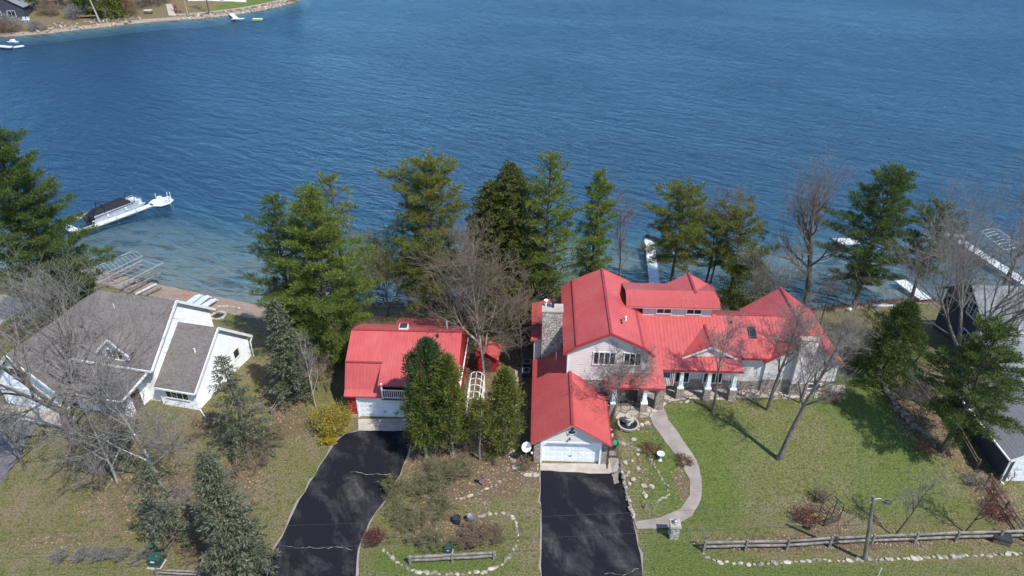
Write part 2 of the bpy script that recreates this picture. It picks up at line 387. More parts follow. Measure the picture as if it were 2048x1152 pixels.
# ------------------------------------------------------------------ mesh helpers
def link(o, parent=None):
    COL.objects.link(o)
    if parent is not None: o.parent = parent
    return o
def tag(o, label=None, cat=None, group=None, kind=None):
    if label: o['label'] = label
    if cat: o['category'] = cat
    if group: o['group'] = group
    if kind: o['kind'] = kind
    return o
def empty(name, loc, yaw=0.0, label=None, cat=None, group=None):
    o = bpy.data.objects.new(name, None)
    o.location = loc; o.rotation_euler = (0, 0, -yaw)
    o.empty_display_size = 0.3
    link(o)
    return tag(o, label, cat, group)
class MB:
    def __init__(s): s.v = []; s.f = []
    def add(s, vs, fs):
        n = len(s.v); s.v += [tuple(p) for p in vs]; s.f += [tuple(i + n for i in f) for f in fs]; return s
    def hexa(s, p):
        return s.add(p, [(3, 2, 1, 0), (4, 5, 6, 7), (0, 1, 5, 4), (1, 2, 6, 5), (2, 3, 7, 6), (3, 0, 4, 7)])
    def box(s, x0, x1, y0, y1, z0, z1):
        return s.hexa([(x0, y0, z0), (x1, y0, z0), (x1, y1, z0), (x0, y1, z0), (x0, y0, z1), (x1, y0, z1), (x1, y1, z1), (x0, y1, z1)])
    def taper(s, cx, cy, z0, z1, a, b, a2, b2):
        return s.hexa([(cx - a, cy - b, z0), (cx + a, cy - b, z0), (cx + a, cy + b, z0), (cx - a, cy + b, z0),
                       (cx - a2, cy - b2, z1), (cx + a2, cy - b2, z1), (cx + a2, cy + b2, z1), (cx - a2, cy + b2, z1)])
    def slab(s, pts, th):
        # planar polygon (seen from above, counter-clockwise), thickened straight down
        n = len(pts); top = [tuple(p) for p in pts]; bot = [(p[0], p[1], p[2] - th) for p in pts]
        fs = [tuple(range(n)), tuple(range(2 * n - 1, n - 1, -1))] + [(i, i + n, (i + 1) % n + n, (i + 1) % n) for i in range(n)]
        return s.add(top + bot, fs)
    def prism(s, pts, axis, a, b):
        # polygon of (u, z) pairs pushed from a to b along 'd' (u is r) or along 'r' (u is d)
        n = len(pts)
        mk = (lambda u, z, k: (u, k, z)) if axis == 'd' else (lambda u, z, k: (k, u, z))
        vs = [mk(u, z, a) for u, z in pts] + [mk(u, z, b) for u, z in pts]
        fs = [tuple(range(n)), tuple(range(2 * n - 1, n - 1, -1))] + [(i, i + n, (i + 1) % n + n, (i + 1) % n) for i in range(n)]
        return s.add(vs, fs)
    def beam(s, p, q, w, h=None):
        h = w if h is None else h
        p, q = Vector(p), Vector(q); d = (q - p)
        if d.length < 1e-6: return s
        d.normalize()
        up = Vector((0, 0, 1)) if abs(d.z) < 0.95 else Vector((0, 1, 0))
        x = d.cross(up).normalized() * (w / 2); y = x.cross(d).normalized() * (h / 2)
        return s.hexa([p - x - y, p + x - y, p + x + y, p - x + y, q - x - y, q + x - y, q + x + y, q - x + y])
    def tube(s, pts, rad, n=6, cap=True):
        pts = [Vector(p) for p in pts]
        k = len(pts)
        if isinstance(rad, (int, float)): rad = [rad] * k
        base = len(s.v); ref = None
        for i, p in enumerate(pts):
            d = (pts[min(i + 1, k - 1)] - pts[max(i - 1, 0)]).normalized()
            if ref is None: ref = Vector((1, 0, 0)) if abs(d.x) < 0.8 else Vector((0, 1, 0))
            x = d.cross(ref).normalized(); y = d.cross(x).normalized(); ref = -y if False else ref
            for j in range(n):
                a = 2 * math.pi * j / n
                s.v.append(tuple(p + x * (rad[i] * math.cos(a)) + y * (rad[i] * math.sin(a))))
        for i in range(k - 1):
            for j in range(n):
                a = base + i * n + j; b2 = base + i * n + (j + 1) % n
                s.f.append((a, b2, b2 + n, a + n))
        if cap:
            s.f.append(tuple(base + j for j in range(n))); s.f.append(tuple(base + (k - 1) * n + j for j in reversed(range(n))))
        return s
    def lathe(s, prof, cx=0, cy=0, n=16):
        base = len(s.v)
        for r, z in prof:
            for j in range(n):
                a = 2 * math.pi * j / n
                s.v.append((cx + r * math.cos(a), cy + r * math.sin(a), z))
        for i in range(len(prof) - 1):
            for j in range(n):
                a = base + i * n + j; b2 = base + i * n + (j + 1) % n
                s.f.append((a, b2, b2 + n, a + n))
        s.f.append(tuple(base + j for j in reversed(range(n)))); s.f.append(tuple(base + (len(prof) - 1) * n + j for j in range(n)))
        return s
    def mesh(s, name, mat):
        me = bpy.data.meshes.new(name)
        me.from_pydata(s.v, [], s.f); me.update()
        if mat: me.materials.append(MATS[mat])
        return me
    def build(s, name, mat, parent=None, label=None, kind=None, smooth=False):
        me = s.mesh(name, mat)
        if smooth:
            for p in me.polygons: p.use_smooth = True
        o = link(bpy.data.objects.new(name, me), parent)
        return tag(o, label, None, None, kind)
def part(parent, name, mat, fn, **kw):
    m = MB(); fn(m); return m.build(name, mat, parent, **kw)
def np_mesh(name, verts, faces, mat, smooth=False):
    # verts (n,3), faces (m,k) arrays
    me = bpy.data.meshes.new(name)
    verts = np.asarray(verts, np.float32); faces = np.asarray(faces, np.int32)
    m, k = faces.shape
    me.vertices.add(len(verts)); me.vertices.foreach_set('co', verts.ravel())
    me.loops.add(m * k); me.loops.foreach_set('vertex_index', faces.ravel())
    me.polygons.add(m); me.polygons.foreach_set('loop_start', np.arange(0, m * k, k, dtype=np.int32))
    me.polygons.foreach_set('loop_total', np.full(m, k, np.int32))
    if smooth: me.polygons.foreach_set('use_smooth', np.ones(m, bool))
    me.update(calc_edges=True)
    if mat: me.materials.append(MATS[mat])
    return me

def ribs(m, poly, e, sp=0.3, w=0.035, h=0.028):
    # standing seams: lines up the slope of a planar polygon, e = direction of the eave
    P = [Vector(p) for p in poly]
    n = Vector((0, 0, 0))
    for i in range(len(P)): n += (P[i] - P[0]).cross(P[(i + 1) % len(P)] - P[0])
    n.normalize()
    if n.z < 0: n = -n
    e = Vector(e); e = (e - n * e.dot(n)).normalized(); s = n.cross(e).normalized()
    o = P[0]
    q = [((p - o).dot(e), (p - o).dot(s)) for p in P]
    u0 = min(a for a, b in q); u1 = max(a for a, b in q)
    k = max(1, int(round((u1 - u0) / sp)))
    for i in range(k):
        u = u0 + (i + 0.5) * (u1 - u0) / k
        xs = []
        for j in range(len(q)):
            (a, b), (c, d) = q[j], q[(j + 1) % len(q)]
            if (a - u) * (c - u) < 0: xs.append(b + (d - b) * (u - a) / (c - a))
        xs.sort()
        for a, b in zip(xs[::2], xs[1::2]):
            p0 = o + e * u + s * (a + 0.01) + n * (h / 2 - 0.004); p1 = o + e * u + s * (b - 0.01) + n * (h / 2 - 0.004)
            x = e * (w / 2); y = n * (h / 2)
            m.hexa([p0 - x - y, p0 + x - y, p0 + x + y, p0 - x + y, p1 - x - y, p1 + x - y, p1 + x + y, p1 - x + y])
def metal_roof(parent, planes, th=0.16, sp=0.3, ridges=(), label=None):
    # planes: list of (polygon, eave direction)
    m = MB()
    for i, (poly, e) in enumerate(planes): m.slab(poly, th + 0.003 * i)
    ro = m.build('roof', 'red_metal', parent, label=label)
    s = MB()
    for poly, e in planes: ribs(s, poly, e, sp)
    s.build('standing_seams', 'red_metal', ro, kind='stuff')
    if ridges:
        c = MB()
        for a, b in ridges: c.beam(Vector(a) + Vector((0, 0, 0.02)), Vector(b) + Vector((0, 0, 0.02)), 0.22, 0.05)
        c.build('ridge_cap', 'red_trim', ro)
    return ro
def window(parent, r0, r1, z0, z1, d, lites, face='d', out=-1, fw=0.11, mat='white_paint', rows=1):
    # face 'd': wall facing along d (out=-1 towards the camera); face 'r': wall facing along r
    def bx(m, a0, a1, k0, k1, c0, c1):
        k0, k1 = sorted((d + out * k0, d + out * k1))
        if face == 'd': m.box(a0, a1, k0, k1, c0, c1)
        else: m.box(k0, k1, a0, a1, c0, c1)
    fr = MB()
    bx(fr, r0 - fw, r1 + fw, 0.0, 0.07, z1, z1 + fw); bx(fr, r0 - fw, r1 + fw, 0.0, 0.09, z0 - fw, z0)
    bx(fr, r0 - fw, r0, 0.0, 0.07, z0, z1); bx(fr, r1, r1 + fw, 0.0, 0.07, z0, z1)
    w = fr.build('window', mat, parent)
    mw = 0.07; lw = (r1 - r0 - mw * (lites - 1)) / lites
    for i in range(lites):
        a = r0 + i * (lw + mw)
        for j in range(rows):
            h = (z1 - z0 - 0.05 * (rows - 1)) / rows; zz = z0 + j * (h + 0.05)
            part(w, 'pane', 'window_glass', lambda m: bx(m, a, a + lw, 0.004, 0.022, zz, zz + h))
            if j: part(w, 'glazing_bar', mat, lambda m: bx(m, a, a + lw, 0.0, 0.05, zz - 0.05, zz))
        if i: part(w, 'mullion', mat, lambda m: bx(m, a - mw, a, 0.0, 0.055, z0, z1))
    return w
def garage_door(parent, r0, r1, z0, z1, d, rows=4, cols=8):
    h = (z1 - z0) / rows; w = (r1 - r0) / cols
    door = part(parent, 'garage_door', 'door_white', lambda m: [m.box(r0, r1, d + 0.002 * (k % 2), d + 0.06, z0 + k * h + 0.012, z0 + (k + 1) * h) for k in range(rows)])
    pm = MB(); a, b = w * 0.40, h * 0.36
    pm.hexa([(-a, 0, -b), (a, 0, -b), (a, 0, b), (-a, 0, b), (-a * .9, -0.012, -b * .8), (a * .9, -0.012, -b * .8), (a * .9, -0.012, b * .8), (-a * .9, -0.012, b * .8)])
    me = pm.mesh('panel', 'door_white')
    for i in range(rows):
        for j in range(cols):
            o = link(bpy.data.objects.new('panel', me), door); o.location = (r0 + (j + .5) * w, d + 0.001, z0 + (i + .52) * h)
    part(door, 'handle', 'dark_metal', lambda m: m.box((r0 + r1) / 2 - .12, (r0 + r1) / 2 + .12, d - .05, d + .001, z0 + h * 1.02, z0 + h * 1.02 + .05))
    return door
def drape(name, outline, mat, off=0.03, step=0.8, kind='structure', pix=True, jit=0.12):
    pts = [gp(*p) if pix else Vector((p[0], p[1], 0)) for p in outline]
    P = [(p.x, p.y) for p in pts]
    # densify outline
    Q = []
    for i in range(len(P)):
        a, b = P[i], P[(i + 1) % len(P)]
        k = max(1, int(math.hypot(b[0] - a[0], b[1] - a[1]) / step))
        for j in range(k):
            x, y = a[0] + (b[0] - a[0]) * j / k, a[1] + (b[1] - a[1]) * j / k
            Q.append((x + jit * noise.noise((x * 1.3, y * 1.3, 5)), y + jit * noise.noise((x * 1.3, y * 1.3, 9))))
    n = len(Q)
    x0, x1 = min(q[0] for q in Q), max(q[0] for q in Q); y0, y1 = min(q[1] for q in Q), max(q[1] for q in Q)
    inner = []
    y = y0 + step / 2
    while y < y1:
        x = x0 + step / 2
        while x < x1:
            inner.append((x, y)); x += step
        y += step
    vs = [Vector(q) for q in Q + inner]
    res = delaunay_2d_cdt(vs, [], [tuple(range(n))], 1, 1e-5)
    V, Fc = res[0], res[2]
    verts = [(v.x, v.y, ground(v.x, v.y) + off) for v in V]
    me = bpy.data.meshes.new(name); me.from_pydata(verts, [], [tuple(f) for f in Fc]); me.update()
    me.materials.append(MATS[mat])
    o = link(bpy.data.objects.new(name, me)); tag(o, kind=kind)
    return o

# ================================================================== SETTING
# zones of ground cover: (photo x, photo y, radius x, radius y in photo px, weight)
GREEN = [(640, 960, 40, 90, .7), (590, 760, 60, 60, .3), (610, 840, 40, 40, .5), (800, 1125, 100, 40, .9), (1010, 1130, 60, 50, .5), (930, 1080, 80, 30, .6),
         (1340, 1110, 80, 60, .9), (1500, 1145, 200, 22, .8), (1800, 1140, 300, 20, .6), (1390, 900, 60, 120, .75), (1480, 860, 160, 70, .55),
         (1450, 1010, 120, 60, .55), (1700, 790, 150, 40, .8), (1750, 830, 90, 90, .75), (1850, 990, 120, 80, .55), (1650, 940, 160, 60, .35), (1300, 890, 30, 40, .5),
         (1330, 950, 30, 60, .7), (1290, 980, 40, 60, .5), (30, 870, 90, 60, .5), (130, 1135, 160, 30, .5), (1740, 620, 60, 20, .3), (460, 640, 60, 20, .6),
         (1270, 870, 25, 15, .8), (1720, 1010, 80, 40, .4), (500, 780, 30, 60, .3), (900, 1130, 90, 18, .8)]
LITTER = [(150, 1000, 160, 90, .30), (350, 970, 150, 90, .36), (90, 1085, 160, 30, .3), (450, 1050, 120, 60, .35), (930, 930, 130, 60, .9), (960, 970, 80, 30, .8), (900, 860, 110, 60, .9), (840, 1050, 90, 60, .5), (950, 1065, 60, 40, .6), (1640, 1035, 70, 45, .85), (1700, 1085, 330, 14, .75), (1560, 1090, 160, 16, .6),
          (1990, 1010, 45, 70, .9), (1820, 800, 60, 60, .7), (1860, 860, 60, 50, .75), (1700, 690, 60, 60, .5), (570, 800, 50, 60, .8), (600, 860, 40, 40, .5), (560, 730, 60, 50, .5), (1040, 760, 25, 120, .9),
          (1300, 840, 60, 30, .6), (1290, 940, 40, 50, .5), (1370, 970, 25, 50, .8), (1640, 780, 60, 25, .5), (750, 620, 80, 30, .9), (900, 640, 140, 40, .9), (1100, 620, 60, 30, .8), (1500, 600, 120, 20, .8),
          (480, 960, 60, 60, .5), (330, 1000, 80, 60, .35), (200, 640, 60, 30, .6), (60, 650, 80, 50, .7), (960, 720, 60, 60, .9), (1350, 780, 60, 20, .6), (1450, 800, 120, 14, .5), (1060, 910, 25, 30, .7), (1080, 1000, 12, 160, .5), (1110, 600, 60, 40, .9), (1800, 640, 60, 30, .4),
          (1905, 800, 60, 120, .5), (650, 700, 80, 60, .8), (600, 640, 110, 60, .85)]
def zone_world(lst):
    out = []
    for x, y, rx, ry, w in lst:
        p = gp(x, y); k = depth(p) / F
        v = (y - 576) / F
        sy = k / max(0.25, (_s + v * _c))
        out.append((p.x, p.y, rx * k, ry * sy, w))
    return out
ZG, ZL = zone_world(GREEN), zone_world(LITTER)
def zval(z, x, y):
    t = 0.0
    for cx, cy, rx, ry, w in z:
        q = ((x - cx) / rx) ** 2 + ((y - cy) / ry) ** 2
        if q < 4: t += w * math.exp(-q * 1.1)
    return min(1.0, t)
def axis(stops):
    out = []
    for a, b, st in stops:
        n = max(1, int(round((b - a) / st))); out += [a + (b - a) * i / n for i in range(n)]
    return out + [stops[-1][1]]
xs = axis([(-900, -140, 60), (-140, -64, 4), (-64, 8, .7), (8, 9.6, .2), (9.6, 72, .7), (72, 140, 4), (140, 900, 60)])
ys = axis([(-60, 20, 10), (20, 30, 2), (30, 82, .6), (82, 150, 3), (150, 210, 10), (210, 3500, 400)])
gv = np.zeros((len(ys), len(xs), 3)); gc = np.ones((len(ys), len(xs), 4))
for j, y in enumerate(ys):
    for i, x in enumerate(xs):
        gv[j, i] = (x, y, ground(x, y))
        near = -75 < x < 85 and 20 < y < 84
        sh = shore(x)
        gc[j, i, 0] = zval(ZG, x, y) if near else 0.3
        gc[j, i, 1] = zval(ZL, x, y) if near else 0.0
        gc[j, i, 2] = ss(sh - (5.2 if x < -28 else 2.6), sh - (3.2 if x < -28 else 1.0), y) * (1.0 if x < -28 else 0.75 if x > 30 else 0.6) if y < sh else 1.0
nx, ny = len(xs), len(ys)
idx = np.arange(nx * ny).reshape(ny, nx)
gf = np.stack([idx[:-1, :-1], idx[:-1, 1:], idx[1:, 1:], idx[1:, :-1]], -1).reshape(-1, 4)
gme = np_mesh('ground', gv.reshape(-1, 3), gf, 'earth', smooth=True)
ca = gme.color_attributes.new('zone', 'FLOAT_COLOR', 'POINT')
ca.data.foreach_set('color', gc.reshape(-1).astype(np.float32))
tag(link(bpy.data.objects.new('ground', gme)), kind='structure')

wme = np_mesh('lake', [(-4000, 60, WATER_Z), (4000, 60, WATER_Z), (4000, 6000, WATER_Z), (-4000, 6000, WATER_Z)], [(0, 1, 2, 3)], 'lake_water')
tag(link(bpy.data.objects.new('lake', wme)), kind='structure')

# driveways, aprons, paths
drape('road', [(-120, 14), (120, 14), (120, 22.5), (-120, 22.5)], 'old_asphalt', 0.02, 4.0, pix=False)
DL = [(722, 861), (690, 868), (672, 884), (640, 932), (600, 1000), (562, 1076), (522, 1152), (478, 1240), (420, 1400)]
DR = [(708, 1400), (709, 1240), (710, 1152), (715, 1100), (738, 1045), (772, 998), (800, 950), (818, 900), (826, 861)]
drape('driveway_verge', [(p[0] - 4, p[1]) for p in DL] + [(p[0] + 3, p[1]) for p in DR], 'path_concrete', 0.02, jit=.35)
drape('driveway', DL + DR, 'asphalt', 0.035)
RL = [(1081, 942), (1081, 1000), (1084, 1050), (1083, 1152), (1081, 1240), (1076, 1400)]
RR = [(1345, 1400), (1310, 1240), (1287, 1152), (1276, 1090), (1268, 1050), (1252, 990), (1240, 942)]
drape('driveway_verge', [(p[0] - 3, p[1]) for p in RL] + [(p[0] + 3, p[1]) for p in RR], 'path_concrete', 0.02, jit=.35)
drape('driveway', RL + RR, 'asphalt', 0.035)
drape('driveway', [(-120, 800), (-20, 826), (76, 846), (52, 885), (22, 940), (-30, 1010), (-200, 1200)], 'old_asphalt', 0.03)
drape('garage_apron', [(-60, 800), (0, 808), (108, 818), (160, 838), (128, 856), (76, 846), (-20, 826)], 'concrete', 0.045)
drape('garage_apron', [(717, 838), (826, 838), (826, 862), (716, 862)], 'concrete', 0.05)
drape('garage_apron', [(1081, 926), (1218, 929), (1217, 916), (1236, 916), (1240, 944), (1080, 942)], 'concrete', 0.05)
PL = [(1291, 790), (1292, 815), (1306, 850), (1332, 884), (1362, 924), (1380, 960), (1380, 990), (1361, 1018), (1322, 1035), (1269, 1044)]
PR = [(1276, 1059), (1340, 1056), (1384, 1032), (1403, 1000), (1404, 960), (1393, 920), (1366, 880), (1337, 840), (1321, 804), (1318, 786)]
drape('path', PL + PR, 'path_concrete', 0.04, 0.6)
drape('path', [(1018, 876), (1030, 876), (1030, 905), (1036, 925), (1052, 942), (1078, 946), (1078, 956), (1048, 952), (1026, 938), (1017, 912)], 'flagstone', 0.03, 0.5)
drape('path', [(1030, 735), (1044, 735), (1044, 800), (1038, 870), (1022, 870), (1030, 800)], 'flagstone', 0.03, 0.5)
drape('patio', [(1224, 815), (1290, 815), (1320, 790), (1480, 776), (1560, 772), (1690, 770), (1690, 786), (1600, 796), (1480, 797), (1380, 797), (1336, 806), (1300, 835), (1232, 838)], 'flagstone', 0.04, 0.6)
drape('patio', [(-80, 585), (10, 590), (70, 610), (60, 635), (0, 650), (-80, 640)], 'concrete', 0.04, 1.0)

# cracks in the asphalt, poured lighter
def crack(pts, w=0.032):
    m = MB(); pts = [gp(*p, 0.045) for p in pts]
    rng = random.Random(5)
    P = []
    for a, b in zip(pts[:-1], pts[1:]):
        k = max(2, int((b - a).length / 0.25))
        for i in range(k):
            q = a.lerp(b, i / k); P.append(Vector((q.x + rng.uniform(-.03, .03), q.y + rng.uniform(-.08, .08) + .25 * noise.noise((q.x * .8, 3, 7)), q.z)))
    for a, b in zip(P[:-1], P[1:]):
        d = (b - a); 
        if d.length < 1e-4: continue
        n = Vector((-d.y, d.x, 0)).normalized() * (w * rng.uniform(.15, .7))
        m.add([a - n, b - n, b + n, a + n], [(0, 1, 2, 3)])
    o = m.build('crack_filler', 'path_concrete'); tag(o, kind='structure')
crack([(556, 1093), (620, 1095), (700, 1097), (712, 1097)]); crack([(700, 945), (760, 948), (790, 948)], 0.035)
crack([(1210, 1152), (1245, 1147), (1284, 1136)])

# ================================================================== VEGETATION
def rnd_unit(rng, n):
    v = rng.normal(size=(n, 3)); return v / np.linalg.norm(v, axis=1, keepdims=True)
def foliage(cent, rad, per, size, rng, squash=0.6, up=0.35, width=0.3, out=None):
    # tufts: many small leaf-sized triangles spread through each clump
    cent = np.asarray(cent, float); n = len(cent)
    C = np.repeat(cent, per, 0); Rr = np.repeat(np.asarray(rad, float), per)
    m = len(C)
    u = rnd_unit(rng, m); rr = rng.random(m) ** 0.45
    off = u * (Rr * rr)[:, None]; off[:, 2] *= squash
    P = C + off
    d = u * 0.9 + rnd_unit(rng, m) * 0.7; d[:, 2] += up
    if out is not None: d += np.repeat(np.asarray(out, float), per, 0) * 0.6
    d /= np.linalg.norm(d, axis=1, keepdims=True)
    side = np.cross(d, rnd_unit(rng, m)); side /= np.linalg.norm(side, axis=1, keepdims=True) + 1e-9
    L = size * (0.6 + 0.8 * rng.random(m))
    a = P - side * (L * width * 0.5)[:, None]; b = P + side * (L * width * 0.5)[:, None]; c = P + d * L[:, None]
    V = np.stack([a, b, c], 1).reshape(-1, 3)
    return V, np.arange(3 * m).reshape(-1, 3)
def tree_root(name, base, label, cat, group=None):
    return empty(name, base, 0, label, cat, group)
def conifer(kind, bx, by, top, rpx, label, mat, clear=0.15, seed=1, lean=(0, 0), dens=1.0, name=None, size=None, group=None, bark='bark_brown', topx=None, gap=0.0, rnd=.55, tx=None):
    rng = np.random.default_rng(seed); rd = random.Random(seed)
    b = gp(bx, by)
    if tx is not None: X = atY(tx, top, b.y).x; b = Vector((X, b.y, ground(X, b.y)))
    Z = depth(b); r = rpx * Z / F
    h = atY(bx, top, b.y).z - b.z
    lx, ly = lean
    if kind == 'pine': h *= .94
    if topx is not None: lx = atY(topx, top, b.y).x - b.x
    root = tree_root(name or {'pine': 'pine_tree', 'spruce': 'spruce_tree', 'cedar': 'cedar_tree'}[kind], b, label, 'tree', group)
    def axis_pt(t): return Vector((lx * t ** 1.3 + 0.12 * math.sin(t * 7 + seed), ly * t ** 1.3, h * t))
    tr = MB(); r0 = max(0.1, h * 0.017)
    tr.tube([axis_pt(t / 9) - Vector((0, 0, 0.3 if t == 0 else 0)) for t in range(10)], [r0 * (1 - t / 9.6) + 0.012 for t in range(10)], 8)
    cents, rads, outs = [], [], []
    if kind == 'pine':
        # plates of boughs in whorls with gaps between them, upturned tips
        nw = max(7, int(h * (1 - clear) / 0.85)); az0 = rd.random() * 6
        for w in range(nw):
            t = clear + (0.985 - clear) * (w + rd.uniform(-.25, .25)) / (nw - 1); t = min(0.985, max(clear, t))
            s = (t - clear) / (1 - clear)
            prof = (0.62 + 0.38 * min(1, s / 0.25)) * min(1.0, (1.03 - s) / rnd) ** 0.75 * 1.12
            nb = rd.choice((4, 5, 5, 6)) if s < 0.85 else 4
            az0 += 0.7
            for k in range(nb):
                if rd.random() < gap: continue
                az = az0 + 6.283 * k / nb + rd.uniform(-.35, .35)
                L = r * prof * rd.uniform(0.66, 1.1) * (1 + .55 * noise.noise((math.cos(az) * 1.2 + seed * 3.7, math.sin(az) * 1.2, t * h * .28))) + 0.25
                el = -0.05 + 0.75 * s ** 1.5 + rd.uniform(-.12, .18)
                p0 = axis_pt(t)
                dv = Vector((math.cos(az) * math.cos(el), math.sin(az) * math.cos(el), math.sin(el)))
                p1 = p0 + dv * (L * 0.6); p2 = p0 + dv * L + Vector((0, 0, 0.10 * L))
                tr.tube([p0, p1, p2], [0.05 + 0.012 * L, 0.035, 0.012], 4, False)
                sd = Vector((-math.sin(az), math.cos(az), 0))
                nc = max(3, int(L * 3.4 * dens))
                for i in range(nc):
                    f = 0.22 + 0.80 * (i + rd.random()) / nc
                    q = p0.lerp(p2, f) + sd * rd.uniform(-1, 1) * (0.32 * L * (1.15 - f) + 0.10) + Vector((0, 0, rd.uniform(-.06, .22)))
                    cents.append(q); rads.append(rd.uniform(0.28, 0.56) * (0.75 + 0.05 * min(6, r))); outs.append((dv.x, dv.y, 0.3))
        V, Fc = foliage(cents, rads, 46, size or 0.27, rng, 0.55, 0.5, 0.21, outs)
    elif kind == 'spruce':
        nb = int(20 * h * dens); ga = 2.39996
        for i in range(nb):
            s = (i + rd.random()) / nb; t = clear + (0.99 - clear) * s ** 0.85
            L = r * (1 - (t - clear) / (1 - clear)) ** 0.68 * rd.uniform(0.7, 1.12) + 0.12
            az = i * ga + rd.uniform(-.3, .3); el = -0.30 + 0.55 * t + rd.uniform(-.1, .1)
            p0 = axis_pt(t); dv = Vector((math.cos(az) * math.cos(el), math.sin(az) * math.cos(el), math.sin(el)))
            p2 = p0 + dv * L; sd = Vector((-math.sin(az), math.cos(az), 0))
            if i % 3 == 0: tr.tube([p0, p2], [0.035, 0.01], 3, False)
            nc = max(2, int(L * 3.2))
            for k in range(nc):
                f = 0.25 + 0.78 * (k + rd.random()) / nc
                cents.append(p0.lerp(p2, f) + sd * rd.uniform(-1, 1) * 0.22 * L * (1.1 - f) + Vector((0, 0, rd.uniform(-.12, .04))))
                rads.append(rd.uniform(0.20, 0.34)); outs.append((dv.x, dv.y, -0.25))
        V, Fc = foliage(cents, rads, 15, size or 0.27, rng, 0.5, -0.1, 0.36, outs)
    else:
        # cedar / arborvitae: fine sprays packed in an uneven column
        n = int(70 * h * max(0.7, r / 1.6) * dens)
        for i in range(n):
            s = rd.random(); t = clear + (1 - clear) * s
            prof = (math.sin(math.pi * min(1, 0.14 + 0.86 * s) ** 0.75) ** 0.62) if s > 0.0 else 0.3
            prof = max(0.05, prof)
            az = rd.random() * 6.283
            lob = 0.90 + 0.75 * noise.noise((math.cos(az) * 1.6 + seed, math.sin(az) * 1.6, t * h * 0.7))
            rr = r * prof * lob * math.sqrt(rd.uniform(0.15, 1.0)) * (1.25 if rd.random() < .1 else 1)
            p = axis_pt(t) + Vector((math.cos(az) * rr, math.sin(az) * rr, rd.uniform(-.15, .15)))
            cents.append(p); rads.append(rd.uniform(0.22, 0.48)); outs.append((math.cos(az) * .8, math.sin(az) * .8, 0.5))
        V, Fc = foliage(cents, rads, 20, size or 0.25, rng, 0.85, 0.7, 0.27, outs)
        for i in range(10):
            t = clear + (1 - clear) * rd.random() * .8; az = rd.random() * 6.28
            tr.tube([axis_pt(t), axis_pt(t) + Vector((math.cos(az) * r * .7, math.sin(az) * r * .7, .5))], [0.05, 0.012], 3, False)
    tr.build('trunk', bark, root, smooth=True)
    link(bpy.data.objects.new('crown', np_mesh('crown', V, Fc, mat)), root)
    return root

def bare_branches(h, r, seed, trunk_r, clear, lean, nl1, nl2, nl3, nl4, upright=0.6, fork=0, droop=0.0):
    # returns (big, twigs): lists of (points, radii)
    rd = random.Random(seed); big, tw = [], []
    def grow(p, d, L, rad, lvl, nseg):
        pts = [p]; rads = [rad]
        dd = d.copy()
        for i in range(nseg):
            dd = (dd + Vector((rd.uniform(-1, 1), rd.uniform(-1, 1), rd.uniform(-.6, .9) - droop * (lvl > 2))) * ((0.045 if lvl in (0, 9) else 0.14) + 0.05 * min(lvl, 4))).normalized()
            pts.append(pts[-1] + dd * (L / nseg)); rads.append(rad * (1 - 0.78 * (i + 1) / nseg))
        (big if lvl <= 1 else tw).append((pts, rads, lvl))
        n = {0: nl1, 1: nl2, 2: nl3, 3: nl4}.get(lvl, 0)
        for k in range(n):
            f = (clear if lvl == 0 else 0.22) + (1 - (clear if lvl == 0 else 0.22)) * (k + rd.random()) / n
            f = min(f, 0.98); x = f * nseg; i = min(int(x), nseg - 1)
            q = pts[i].lerp(pts[i + 1], x - i); ax = (pts[i + 1] - pts[i]).normalized()
            side = ax.cross(Vector((rd.uniform(-1, 1), rd.uniform(-1, 1), rd.uniform(-1, 1)))).normalized()
            ang = rd.uniform(0.45, 1.0) if lvl else rd.uniform(0.55, 1.15) * (1.15 - 0.45 * f)
            nd_ = (ax * math.cos(ang) + side * math.sin(ang))
            nd_ = (nd_ + Vector((0, 0, upright * (0.55 if lvl < 2 else 0.25)))).normalized()
            rr = (rads[i] + (rads[i + 1] - rads[i]) * (x - i)) * rd.uniform(0.5, 0.75)
            if lvl == 0: LL = min(r * rd.uniform(0.8, 1.15) * (1.25 - 0.55 * f), h * 0.7)
            else: LL = L * rd.uniform(0.42, 0.68)
            grow(q, nd_, LL, max(rr, 0.011), lvl + 1, 5 if lvl == 0 else 3 if lvl < 3 else 2)
    d0 = Vector((lean[0], lean[1], 1)).normalized()
    if fork:
        grow(Vector((0, 0, -.2)), d0, h * 0.30, trunk_r, 9, 4)
        pts, rads, _ = tw.pop()
        big.append((pts, [trunk_r * (1 - .06 * i) for i in range(len(pts))], 0))
        for k in range(fork):
            a = 6.283 * k / fork + rd.uniform(-.4, .4)
            grow(pts[-1], (Vector((math.cos(a) * .62, math.sin(a) * .62, 1)) + Vector((lean[0], lean[1], 0)) * .7).normalized(), h * rd.uniform(.6, .74), trunk_r * rd.uniform(.5, .66), 0, 6)
    else:
        grow(Vector((0, 0, -.2)), d0, h * 0.97, trunk_r, 0, 8)
    return big, tw
def prisms(lst, n, minr=0.0):
    V, Fc = [], []
    for pts, rads, lvl in lst:
        base = len(V); k = len(pts)
        for i, p in enumerate(pts):
            d = (pts[min(i + 1, k - 1)] - pts[max(i - 1, 0)])
            d.normalize()
            x = d.cross(Vector((0.31, 0.92, 0.24))).normalized(); y = d.cross(x)
            rr = max(rads[i], minr)
            for j in range(n):
                a = 6.28318 * j / n
                V.append(p + x * (rr * math.cos(a)) + y * (rr * math.sin(a)))
        for i in range(k - 1):
            for j in range(n):
                a = base + i * n + j; b = base + i * n + (j + 1) % n
                Fc.append((a, b, b + n, a + n))
    return np.array([tuple(v) for v in V]), np.array(Fc)
